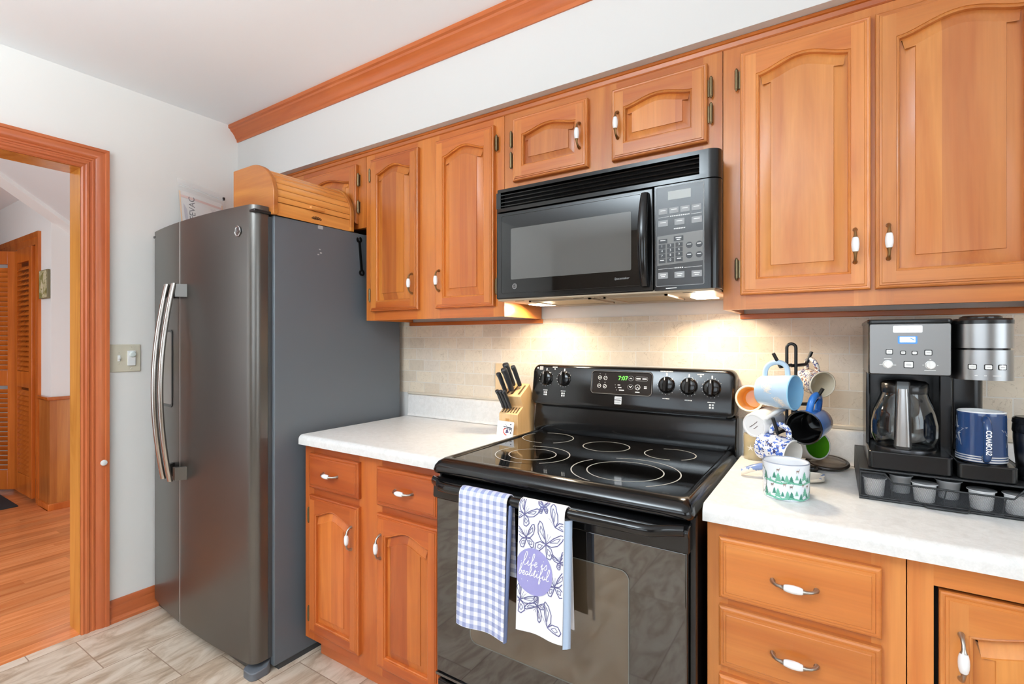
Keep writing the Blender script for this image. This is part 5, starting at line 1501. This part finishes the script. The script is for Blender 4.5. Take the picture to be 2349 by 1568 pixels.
SP1 = speckle('brown_blue_spatter', rgb(236, 230, 222), (rgb(74, 82, 128), rgb(150, 106, 84)))
SP2 = speckle('blue_spatter', rgb(236, 236, 238), (rgb(70, 104, 184), rgb(58, 60, 96)), 120)
CREAM = GZ('cream_glaze', 236, 224, 200); WH = GZ('white_glaze', 240, 238, 234)
mug('speckled blue and brown mug with cream inside, top right on the mug tree', (2.708, -0.105, 1.163), (0.56, -0.80, -0.12), (-0.25, 0.0, 1), 0.038, 0.033, 0.086, SP1, CREAM, hout=0.034)
mat = bpy.data.materials.new('blue_to_grey_glaze'); kk = NT(mat)
_, _, zz = kk.sep(kk.obj())
nz = kk.noise(kk.obj(), 18, 3)
ff = kk.m('ADD', kk.m('MULTIPLY', zz, 9.0), kk.m('MULTIPLY_ADD', nz, 0.9, 0.3))
kk.put(kk.b.inputs['Base Color'], kk.ramp(ff, [(0.33, rgb(146, 132, 136)), (0.44, rgb(64, 92, 164)), (0.60, rgb(62, 128, 212))])); kk.b.inputs['Roughness'].default_value = 0.14
mug('big blue drip glazed mug with black inside facing out, on the mug tree', (2.706, -0.200, 1.052), (-0.30, -0.95, -0.06), (0.22, 0.10, 1), 0.0465, 0.036, 0.112, mat, GZ('black_glaze', 16, 16, 17, 0.1), hout=0.044, hr=0.0085)
wt_, wR, wz0, wh = mug('cream white mug with its white underside facing out, left on the mug tree', (2.584, -0.172, 1.043), (0.40, 0.91, 0.12), (0.75, -0.3, 0.65), 0.042, 0.0355, 0.098, WH, WH, foot=GZ('white_foot', 246, 246, 246))
m = M()
for u, a, b_ in ((-0.004, -0.016, 0.016), (0.006, -0.008, 0.008)): m.stroke([(u, a), (u + 0.001, 0), (u, b_)], 0.0016, lambda u2, v2: (v2, u2, wz0 + 0.0016), 0)
wt_.p('base_mark', m, pm('dark_base_stamp', rgb(70, 54, 48), 0.5))
OR = GZ('orange_glaze', 250, 190, 96)
mug('orange mug with cream rim facing out, far left on the mug tree beside the range', (2.549, -0.128, 1.106), (-0.06, -0.99, 0.10), (0.85, 0.0, 0.30), 0.0400, 0.034, 0.088, GZ('tan_orange_glaze', 214, 148, 84), OR, rim=CREAM, wall=0.006)
mug('white and blue speckled mug with white inside, low front on the mug tree', (2.626, -0.228, 0.978), (0.84, -0.52, -0.10), (0.10, 0.0, 1), 0.040, 0.0385, 0.094, SP2, WH, hout=0.034)
t, R, z0, h = mug('white printed mug with bright green inside, low right behind the blue mug', (2.690, -0.100, 0.976), (0.62, -0.74, 0.18), (-0.1, 0.2, 1), 0.041, 0.038, 0.096, WH, GZ('bright_green_glaze', 112, 196, 44), rim=WH)
m = M(); S = cyl(R, z0, h, 0.0006, math.radians(75))
m.fill(rr(0.0, 0.020, 0.055, 0.080, 0.001), S, 0)
for q in range(4): m.stroke([(0.0, 0.045 - q * 0.009), (0.028, 0.042 - q * 0.008)], 0.003, S, 1)
t.p('print', m, [pm('crimson_print', rgb(190, 40, 92), 0.4), pm('grey_print', rgb(120, 120, 124), 0.4)])

# winter enamel mug on the worktop
EN = GZ('white_enamel', 232, 236, 242); RIMG = GZ('grey_enamel_rim', 150, 156, 170)
t, R, z0, h = mug('white enamel mug with green pine trees standing on the worktop', (2.662, -0.452, 0.914 + 0.0425), (0, 0, 1), (0.15, 1, 0), 0.050, 0.0485, 0.084, EN, EN, rim=RIMG, wall=0.0035, name='enamel_mug', group=None, hout=0.028, hspan=(0.3, 0.8))
m = M(); random.seed(11)
S = cyl(R, z0, h, 0.0005, math.radians(-167))
def pine(cu, cv, s, mt_):
    for q in range(4):
        w = s * (0.40 - 0.08 * q); b0 = cv + s * 0.20 * q
        m.fill([(cu - w, b0), (cu + w, b0), (cu, b0 + s * 0.36)], S, mt_)
for base_v in (0.004, 0.040):
    x = -0.040
    for i in range(15):
        x = -0.046 + i * 0.0098
        s = (0.020, 0.012, 0.015, 0.024, 0.012, 0.017)[i % 6]
        pine(x + random.uniform(-0.002, 0.002), base_v + (0.004, 0.0, 0.010, 0.001, 0.006)[i % 5], s, i % 2)
    m.stroke([(-0.05 + 0.01 * i, base_v + 0.001 + 0.002 * math.sin(i * 1.3)) for i in range(16)], 0.004, S, 1)
for i in range(9):
    cu, cv = -0.03 + i * 0.0135, (0.030, 0.066, 0.034)[i % 3] + 0.004
    m.fill(rr(-0.0030, 0.0030, -0.0018, 0.0018, 0.001), lambda u, v: S(cu + u, cv + v), 2)
    m.stroke([(cu + 0.003, cv), (cu + 0.0045, cv + 0.005)], 0.0009, S, 2)
    for dx in (-0.002, 0.002): m.stroke([(cu + dx, cv), (cu + dx, cv - 0.005)], 0.0008, S, 2)
cu = -0.062
el = [(cu + 0.016 * math.cos(2 * PI * i / 24), 0.040 + 0.030 * math.sin(2 * PI * i / 24)) for i in range(24)]
m.stroke(el, 0.0018, S, 3, closed=True)
for q in range(4): m.stroke([(cu - 0.009, 0.052 - q * 0.008), (cu + 0.010, 0.050 - q * 0.008)], 0.0014, S, 3)
t.p('pine_print', m, [pm('pine_green', rgb(58, 128, 108), 0.4), pm('mint_green', rgb(110, 176, 150), 0.4), pm('deer_brown', rgb(140, 122, 112), 0.4), pm('wreath_grey', rgb(112, 116, 108), 0.4)])

# candle jar in the corner
cj = T('candle_jar', 'small amber glass candle jar with a star charm beside the range', 'candle', (2.548, -0.085, 0.914))
m = M().lathe([(0.001, 0.001), (0.027, 0.001), (0.029, 0.004), (0.029, 0.078), (0.0275, 0.078), (0.0275, 0.012), (0.001, 0.012)], (2.548, -0.085, 0.914), 36)
cj.p('glass', m, pm('amber_glass', rgb(226, 208, 168), 0.08, alpha=0.55, coat=0.5), angle=40)
cj.p('wax', M().lathe([(0.001, 0.013), (0.0268, 0.013), (0.0268, 0.056), (0.001, 0.054)], (2.548, -0.085, 0.914), 28), pm('yellow_cream_wax', rgb(228, 214, 160), 0.5), angle=40)
m = M()
for i in range(5):
    a = PI / 2 + 2 * PI * i / 5
    m.fill([(0, 0), (0.003 * math.cos(a - 0.6), 0.003 * math.sin(a - 0.6)), (0.011 * math.cos(a), 0.011 * math.sin(a)), (0.003 * math.cos(a + 0.6), 0.003 * math.sin(a + 0.6))], lambda u, v: (2.543 + u, -0.085 - 0.0305, 0.952 + v))
cj.p('star_charm', m, pm('pearl_charm', rgb(244, 238, 222), 0.2, 0.3))

# spoon rest: long shallow ladle shape lying left to right
sp = M(); loops = []
for i in range(29):
    s = i / 28; x = 2.546 + 0.192 * s; y = -0.318 + 0.030 * s + 0.014 * math.sin(s * 2.2)
    if s < 0.55: w, hh, ze = 0.0125 + 0.004 * s, 0.0115, 0.926 + 0.018 * math.sin(min(1.0, s / 0.30) * PI / 2) - (0.012 * max(0, s - 0.3) / 0.25)
    else:
        k = (s - 0.55) / 0.45; w = 0.016 + 0.032 * math.sin(PI * min(1, 0.10 + 0.85 * k)) ** 0.8; hh = 0.015; ze = 0.932 - 0.004 * math.sin(PI * k)
    if s > 0.97: w *= 0.55
    if s < 0.03: w *= 0.7
    ring_ = []
    for a in [2 * PI * k2 / 20 for k2 in range(20)]:
        ca, sa = math.cos(a), math.sin(a)
        zz_ = ze + hh * (sa if sa < 0 else sa * (0.25 if s > 0.6 else 0.7))
        if s > 0.6 and sa > 0.15: zz_ -= 0.012 * math.sin(PI * (s - 0.6) / 0.4) * sa
        ring_.append((x, y + w * ca, max(zz_, 0.9145)))
    loops.append(ring_)
sp.loft(loops, 0, True, True)
mat = bpy.data.materials.new('cream_and_blue_sponge_glaze'); kk = NT(mat)
x, y, z = kk.sep(kk.obj())
nn = kk.noise(kk.obj(), 90, 3)
mask = kk.m('GREATER_THAN', kk.m('ADD', nn, kk.m('MULTIPLY', z, 22.0)), 0.98)
mask = kk.m('MULTIPLY', mask, kk.m('LESS_THAN', y, 0.006))
kk.put(kk.b.inputs['Base Color'], kk.mix(mask, rgb(238, 228, 212), rgb(120, 140, 184))); kk.b.inputs['Roughness'].default_value = 0.2
solo('spoon_rest', sp, mat, 'cream and blue pottery spoon rest lying behind the enamel mug', 'spoon rest', (2.64, -0.270, 0.914), angle=60)
# dark glass jar lid leaning at the back
LX = Matrix.Translation((2.742, -0.090, 0.9285)) @ Matrix.Rotation(math.radians(9), 4, 'X')
ld = T('glass_lid', 'round smoky glass lid with dark rim lying behind the spoon rest', 'dish', (2.738, -0.068, 0.928))
ld.p('rim', M().tube([(0.050 * math.cos(a), 0.050 * math.sin(a), 0) for a in [2 * PI * i / 40 for i in range(40)]], 0.0055, 10, closed=True).xf(LX), pm('dark_brown_rim', rgb(46, 36, 30), 0.25), angle=60)
ld.p('glass', M().lathe([(0.0485, 0.000), (0.045, 0.006), (0.03, 0.011), (0.001, 0.013), (0.001, 0.011), (0.03, 0.009), (0.045, 0.003), (0.0485, -0.002)], n=36).xf(LX), pm('smoky_glass', rgb(150, 128, 108), 0.05, alpha=0.55, coat=0.5), angle=60)

# ------------------------------------------------------------------ coffee pod drawer
DX0, DX1, DY0, DY1, DZ1 = 2.808, 3.130, -0.375, -0.060, 0.983
pd = T('coffee_pod_rack', 'black wire mesh coffee pod rack under the coffee maker', 'pod rack', (2.969, -0.22, 0.914))
BM = pm('black_powder_coat', rgb(32, 33, 35), 0.42)
m = M().box(DX0, DX1, DY0 + 0.006, DY1, DZ1 - 0.004, DZ1).box(DX0, DX0 + 0.003, DY0 + 0.012, DY1, 0.916, DZ1).box(DX1 - 0.003, DX1, DY0 + 0.012, DY1, 0.916, DZ1).box(DX0, DX1, DY1 - 0.003, DY1, 0.916, DZ1)
m.box(DX0, DX1, DY0 + 0.014, DY1, 0.915, 0.919)
pd.p('shell', m, BM, bevel=0.001)
fr_ = M()
def wire(pts, r_=0.0022): fr_.tube(pts, r_, 8)
yq = DY0
wire([(DX0 + 0.002, yq, 0.921), (DX1, yq, 0.921)]); wire([(DX0 + 0.002, yq, 0.921), (DX0 + 0.002, yq, 0.977)]); wire([(DX1 - 0.002, yq, 0.921), (DX1 - 0.002, yq, 0.977)])
wire([(DX0 + 0.002, yq, 0.977), (2.856, yq, 0.977), (2.872, yq, 0.958), (3.070, yq, 0.956), (3.086, yq, 0.977), (DX1 - 0.002, yq, 0.977)])
wire([(DX0, yq - 0.002, 0.917), (DX1, yq - 0.002, 0.917)], 0.003)
for x in (2.826, 2.885, 3.04, 3.09): fr_.box(x, x + 0.014, yq - 0.004, yq + 0.002, 0.916, 0.9215)
pd.p('drawer_frame', fr_, BM, angle=60)
mat = bpy.data.materials.new('black_wire_mesh'); kk = NT(mat)
x, y, z = kk.sep(kk.obj())
q1 = kk.m('FRACT', kk.m('MULTIPLY', kk.m('ADD', x, kk.m('MULTIPLY', z, 1.0)), 330.0)); q2 = kk.m('FRACT', kk.m('MULTIPLY', kk.m('SUBTRACT', x, kk.m('MULTIPLY', z, 1.0)), 330.0))
al = kk.m('MAXIMUM', kk.m('LESS_THAN', q1, 0.23), kk.m('LESS_THAN', q2, 0.23))
kk.put(kk.b.inputs['Alpha'], al); kk.b.inputs['Base Color'].default_value = rgb(44, 46, 50); kk.b.inputs['Roughness'].default_value = 0.4
ms = M().fill([(DX0 + 0.002, 0.921), (DX1 - 0.002, 0.921), (DX1 - 0.002, 0.977), (3.086, 0.977), (3.070, 0.956), (2.872, 0.958), (2.856, 0.977), (DX0 + 0.002, 0.977)], lambda u, v: (u, yq, v))
pd.p('mesh_front', ms, mat, label='fine black wire mesh')
m = M().tube([(2.925, yq - 0.002, 0.920), (2.930, yq - 0.012, 0.918), (2.995, yq - 0.012, 0.918), (3.000, yq - 0.002, 0.920)], 0.004, 10, flat=0.7)
pd.p('pull', m, BM, angle=60)
m = M()
for x in (2.866, 2.958, 3.053): m.tube([(x, -0.3715, 0.920), (x + 0.006, -0.3715, 0.956)], 0.0013, 6)
pd.p('divider_wires', m, BM, angle=60)
POD = pm('white_pod_plastic', rgb(240, 240, 240), 0.35); FOIL = pm('pod_foil_lid', rgb(214, 214, 216), 0.3, 0.5)
def pod(label, loc):
    t = T('coffee_pod', label, 'coffee pod', loc, None, 'coffee pods in the rack', local=True)
    t.p('cup', M().lathe([(0.001, 0.0), (0.0175, 0.0), (0.0185, 0.002), (0.0215, 0.040), (0.0245, 0.0405), (0.0245, 0.042), (0.001, 0.042)], n=28), POD, angle=40)
    t.p('lid', M().lathe([(0.0243, 0.0422), (0.001, 0.0428)], n=28), FOIL)
    return t
p0 = pod('white coffee pod at the left end of the front row in the rack', (2.838, -0.346, 0.9195))
for x, y, lab in ((2.930, -0.344, 'second white coffee pod from the left in the rack front row'), (3.026, -0.343, 'third white coffee pod from the left in the rack front row'),
                  (3.082, -0.345, 'white coffee pod at the right photo edge of the rack front row'), (2.892, -0.286, 'shaded coffee pod behind the gap between the first two pods'), (2.980, -0.286, 'shaded coffee pod behind the gap under the single-serve side')):
    c = copy_tree(p0.o); c.location = (x, y, 0.9195); c['label'] = lab

# ------------------------------------------------------------------ coffee maker
CZ = DZ1 + 0.0005
cm = T('coffee_maker', 'steel and black double coffee maker standing on the black mesh pod rack', 'coffee maker', (2.95, -0.24, CZ))
CBLK = pm('coffee_black_plastic', rgb(22, 22, 23), 0.22, bump=0.02, bscale=300)
YC = -0.352
def rbox(m, x0, x1, y0, y1, z0, z1, rad, mat=0, n=6):
    o = rr(x0, x1, y0, y1, rad, n)
    return m.loft([[(x, y, z0) for x, y in o], [(x, y, z1) for x, y in o]], mat, True, True)
m = M(); rbox(m, 2.826, 2.978, -0.362, -0.10, CZ, CZ + 0.042, 0.012)
rbox(m, 2.984, 3.080, -0.366, -0.10, CZ, CZ + 0.034, 0.012)
cm.p('base', m, CBLK, bevel=0.003)
m = M(); rbox(m, 2.826, 2.978, -0.190, -0.085, CZ + 0.042, 1.204, 0.010); rbox(m, 2.986, 3.058, -0.20, -0.085, CZ + 0.034, 1.204, 0.02)
m.box(2.826, 2.835, -0.26, -0.185, CZ + 0.04, 1.204)
m.box(2.966, 2.990, -0.27, -0.09, CZ + 0.001, 1.318)
cm.p('back_column', m, CBLK, bevel=0.003)
m = M(); rbox(m, 2.826, 2.976, YC - 0.006, -0.085, 1.204, 1.324, 0.008)
hd = cm.p('brew_head', m, CBLK, bevel=0.002)
m = M(); rbox(m, 2.824, 2.977, YC - 0.008, -0.083, 1.322, 1.332, 0.010)
cm.p('top_lid', m, CBLK, hd, bevel=0.003)
PLATE_STEEL = pm('satin_steel_plate', rgb(142, 141, 140), 0.38, 0.9)
TOWER_STEEL = pm('satin_steel_tower', rgb(160, 160, 160), 0.30, 1.0)
m = M(); P_ = rr(2.8285, 2.9735, 1.206, 1.321, 0.004)
m.loft([[(x, YC - 0.004, z) for x, z in P_], [(x, YC - 0.0085, z) for x, z in P_]], 0, False, True)
pl_ = cm.p('control_plate', m, PLATE_STEEL, hd, 'brushed steel control plate', bevel=0.001)
YP = YC - 0.0085
Kc = lambda x, z, d=0.0005: (x, YP - d, z)
m = M(); P_ = rr(2.872, 2.925, 1.301, 1.317, 0.003)
m.loft([[Kc(x, z, 0) for x, z in P_], [Kc(x, z, 0.0015) for x, z in P_]], 0, False, True)
m.text('Cuisinart', 0.0095, lambda u, v: Kc(2.8985 + u, 1.309 + v, 0.0018), 1)
cm.p('badge', m, [pm('pale_badge', rgb(226, 224, 220), 0.25, 0.4), pm('badge_lettering', rgb(196, 194, 190), 0.3, 0.5)], pl_, 'pale nameplate')
m = M(); P_ = rr(2.881, 2.916, 1.276, 1.2935, 0.002)
m.fill(P_, lambda u, v: Kc(u, v, 0.0008), 0); m.fill(rr(2.8845, 2.9125, 1.279, 1.2915, 0.001), lambda u, v: Kc(u, v, 0.0012), 1)
m.stroke([(2.903, 1.289), (2.911, 1.284)], 0.002, lambda u, v: Kc(u, v, 0.0015), 0)
cm.p('display', m, [pm('blue_display_rim', rgb(58, 118, 190), 0.3, emit=(0.04, 0.18, 0.52, 1), estr=0.7), pm('lit_display', rgb(236, 246, 255), 0.3, emit=(0.85, 0.94, 1.0, 1), estr=0.9)], pl_, 'lit pale blue display')
BTN = pm('pale_button', rgb(232, 232, 230), 0.35)
def cbtn(parent, fn, cx, cz, w, h_, lab=None):
    m = M(); o_ = rr(cx - w / 2 - 0.0016, cx + w / 2 + 0.0016, cz - h_ / 2 - 0.0016, cz + h_ / 2 + 0.0016, 0.002); i_ = rr(cx - w / 2, cx + w / 2, cz - h_ / 2, cz + h_ / 2, 0.0015)
    m.fill(o_, lambda u, v: fn(u, v, 0.0004), 1)
    m.loft([[fn(x, z, 0.0005) for x, z in i_], [fn(x, z, 0.0020) for x, z in i_]], 0, False, True)
    for q in ((0.0012, -0.0012) if h_ > 0.011 else (0,)): m.fill([(cx - w * .3, cz + q - 0.0004), (cx + w * .3, cz + q - 0.0004), (cx + w * .3, cz + q + 0.0004), (cx - w * .3, cz + q + 0.0004)], lambda u, v: fn(u, v, 0.0023), 2)
    return cm.p('button', m, [BTN, BLACK_PLASTIC, GREY_MARK], parent, 'pale push button')
cbtn(pl_, Kc, 2.8655, 1.257, 0.0105, 0.0090); cbtn(pl_, Kc, 2.8905, 1.2555, 0.0075, 0.0060); cbtn(pl_, Kc, 2.9110, 1.2552, 0.0075, 0.0060); cbtn(pl_, Kc, 2.9350, 1.2560, 0.0110, 0.0095)
cbtn(pl_, Kc, 2.9005, 1.2285, 0.0150, 0.0125)
for cx in (2.8625, 2.9385):
    m = M().lathe([(0.0095, 0), (0.0095, 0.0008), (0.0085, 0.0012), (0.0080, 0.006), (0.0070, 0.007)], n=28, cap1=True)
    m.box(-0.0016, 0.0016, -0.0078, 0.0078, 0.007, 0.0095)
    m.xf(Matrix.Translation(Kc(cx, 1.2285, 0)) @ Matrix.Rotation(PI / 2, 4, 'X'))
    cm.p('dial', m, WHITE_PLASTIC, pl_, 'small white dial')
m = M()
for x, z, w in ((2.8505, 1.2275, 0.007), (2.8745, 1.2268, 0.007), (2.8625, 1.2415, 0.014), (2.9380, 1.2165, 0.020), (2.9385, 1.2410, 0.003), (2.926, 1.228, 0.002), (2.951, 1.228, 0.002)):
    m.fill([(x - w / 2, z - 0.0007), (x + w / 2, z - 0.0007), (x + w / 2, z + 0.0007), (x - w / 2, z + 0.0007)], lambda u, v: Kc(u, v, 0.0005), 0)
cm.p('panel_lettering', m, WHITE_MARK, pl_)
# single-serve tower: rounded front
def tower(d=0.0):
    o = []
    x0, x1 = 2.984 - d, 3.080 + d
    for i in range(17):
        t_ = i / 16; x = x0 + (x1 - x0) * t_
        o.append((x, -0.330 - d - 0.032 * math.sqrt(max(0, 1 - (2 * t_ - 1) ** 2)) ** 0.9))
    return [(x0, -0.10)] + o + [(x1, -0.10)]
m = M(); o = tower()
m.loft([[(x, y, 1.198) for x, y in o], [(x, y, 1.2625) for x, y in o]], 0, True, True)
tw_ = cm.p('single_serve_head', m, TOWER_STEEL, angle=30, label='brushed steel single serve head')
m = M(); m.loft([[(x, y, 1.267) for x, y in o], [(x, y, 1.319) for x, y in o]], 0, True, True)
cm.p('brew_lever', m, TOWER_STEEL, tw_, 'brushed steel upper half', angle=30)
m = M(); o2 = tower(-0.004)
m.loft([[(x, y, 1.255) for x, y in o2], [(x, y, 1.322) for x, y in o2]], 0, True, True)
o3 = tower(0.0005)
m.loft([[(x, y, 1.319) for x, y in o3], [(x, y, 1.327) for x, y in o3], [(x * 0.97 + 3.032 * 0.03, y * 0.97 - 0.22 * 0.03, 1.331) for x, y in o3]], 0, True, True)
m.lathe([(0.036, 1.330), (0.036, 1.335), (0.030, 1.338)], (3.032, -0.30, 0), 28, cap1=True)
cm.p('pod_cap', m, CBLK, tw_, angle=40)
fT = lambda x, z, d=0.0: (x, -0.330 - 0.032 * math.sqrt(max(0, 1 - (2 * (x - 2.984) / 0.096 - 1) ** 2)) ** 0.9 - d, z)
for cx in (3.0085, 3.0335, 3.0560): cbtn(tw_, fT, cx, 1.2265, 0.0110, 0.0085)
m = M()
for x0, x1 in ((3.012, 3.031), (3.040, 3.054)): m.fill([(x0, 1.2075), (x1, 1.2075), (x1, 1.209), (x0, 1.209)], lambda u, v: fT(u, v, 0.0004), 0)
cm.p('tower_lettering', m, WHITE_MARK, tw_)
cm.p('drip_tray', M().lathe([(0.040, CZ + 0.0335), (0.040, CZ + 0.036), (0.036, CZ + 0.0365)], (3.031, -0.318, 0), 30, cap1=True), CBLK, angle=40)
m = M().lathe([(0.058, CZ + 0.0415), (0.058, CZ + 0.045), (0.054, CZ + 0.046)], (2.902, -0.280, 0), 36, cap1=True)
cm.p('warming_plate', m, STEEL_DK, angle=40)
# carafe
CCX, CCY, CB = 2.900, -0.279, CZ + 0.0465
cf = T('glass_carafe', 'glass coffee carafe with steel handle on the coffee maker hot plate', 'carafe', (CCX, CCY, CB))
pr_ = [(0.001, 0.0), (0.052, 0.0), (0.060, 0.006), (0.0655, 0.028), (0.0655, 0.055), (0.0600, 0.085), (0.050, 0.112), (0.0445, 0.130), (0.044, 0.146)]
th_ = 0.0018
glass_prof = pr_ + [(r_ - th_, z_) for r_, z_ in reversed(pr_[1:])] + [(0.001, th_)]
GLASS = pm('clear_glass', rgb(250, 252, 252), 0.0, ior=1.45, trans=1.0)
cf.p('glass_body', M().lathe(glass_prof, (CCX, CCY, CB), 44), GLASS, angle=50)
cf.p('collar', M().lathe([(0.0462, 0.128), (0.0468, 0.132), (0.0468, 0.150), (0.040, 0.156), (0.010, 0.160)], (CCX, CCY, CB), 40, cap1=True), CBLK, angle=50)
hx = CCX + 0.000; ang = math.radians(-97)
dx, dy = math.cos(ang), math.sin(ang)
m = M(); loops = []
for s, rad, w, t_ in ((0.152, 0.048, 0.013, 0.006), (0.158, 0.060, 0.013, 0.006), (0.154, 0.074, 0.013, 0.006), (0.140, 0.080, 0.0135, 0.006), (0.10, 0.081, 0.0145, 0.006), (0.05, 0.081, 0.0155, 0.006), (0.010, 0.081, 0.016, 0.006), (0.004, 0.079, 0.014, 0.005)):
    c_ = Vector((CCX + rad * dx, CCY + rad * dy, CB + s))
    loops.append([c_ + Vector((-dy, dx, 0)) * (w * a) + (Vector((dx, dy, 0)) if s < 0.15 else Vector((dx * .5, dy * .5, .8))) * (t_ * b_) for a, b_ in ((-1, -1), (1, -1), (1, 0.6), (0.8, 1), (-0.8, 1), (-1, 0.6))])
m.loft(loops, 0, True, True)
hc = cf.p('handle', m, CBLK, angle=30)
m = M(); loops = []
for s, rad, w in ((0.143, 0.0862, 0.0085), (0.10, 0.0876, 0.0105), (0.05, 0.0876, 0.0120), (0.012, 0.0876, 0.0128)):
    c_ = Vector((CCX + rad * dx, CCY + rad * dy, CB + s))
    loops.append([c_ + Vector((-dy, dx, 0)) * (w * math.sin(a)) + Vector((dx, dy, 0)) * (0.0035 * math.cos(a)) for a in [-PI / 2 + PI * i / 8 for i in range(9)]])
m.loft(loops, 0, True, True)
cf.p('handle_inlay', m, STEEL, hc, 'brushed steel handle inlay', angle=60)

# star mug under the single-serve head
NV = GZ('navy_glaze', 36, 62, 104, 0.1)
t, R, z0, h = mug('navy blue mug with silver stars under the single-serve side of the coffee maker', (3.030, -0.318, CZ + 0.0370 + 0.0545), (0, 0, 1), (-0.02, -1, 0), 0.0405, 0.0425, 0.109, NV, GZ('white_inside', 228, 228, 228), name='coffee_mug', group=None, hout=0.026, hr=0.0075, hspan=(0.10, 0.86))
m = M(); S = cyl(R, z0, h, 0.0007, 0.0)
SIL = pm('silver_print', rgb(206, 208, 212), 0.25, 0.3)
for u0 in (0.062, -0.062):
    for q, wd, mt_ in ((0.034, 0.0030, 0), (0.026, 0.0016, 0)):
        pts = []
        for i in range(10):
            rad = q if i % 2 == 0 else q * 0.40
            a = PI / 2 + PI * i / 5
            pts.append((u0 + rad * math.cos(a), 0.062 + rad * math.sin(a)))
        m.stroke(pts, wd, S, mt_, closed=True)
for v in (0.0035, 0.0085, 0.0135):
    m.stroke([(2 * PI * R(0.5) * i / 48, v) for i in range(49)], 0.0030 if v < 0.01 else 0.0024, S, 0)
t.p('star_and_band_print', m, SIL)
m = M(); za, zb2 = z0 + h * 0.10, z0 + h * 0.86
m.text('COWBOYS', 0.0125, lambda u, v: (R(0.5) + 0.026 + 0.0075 + 0.0022, -v, z0 + 0.050 - u * 0.82), 0, bold=0.0003)
t.p('handle_lettering', m, pm('white_glaze_lettering', rgb(240, 240, 240), 0.3))

# tumbler at the picture edge
TX, TY = 3.122, -0.300
tu = T('travel_tumbler', 'grey steel tumbler with black lid at the right photo edge', 'tumbler', (TX, TY, CZ))
tu.p('body', M().lathe([(0.001, 0.0), (0.030, 0.0), (0.032, 0.003), (0.033, 0.030), (0.0375, 0.088), (0.0375, 0.102)], (TX, TY, CZ), 36, mats=[1, 1, 1, 0, 0]), [STEEL_DK, CBLK], angle=40)
tu.p('lid', M().lathe([(0.0380, 0.102), (0.0395, 0.106), (0.0385, 0.120), (0.0380, 0.121), (0.0395, 0.124), (0.0385, 0.132), (0.034, 0.136)], (TX, TY, CZ), 36, cap1=True), CBLK, angle=40)
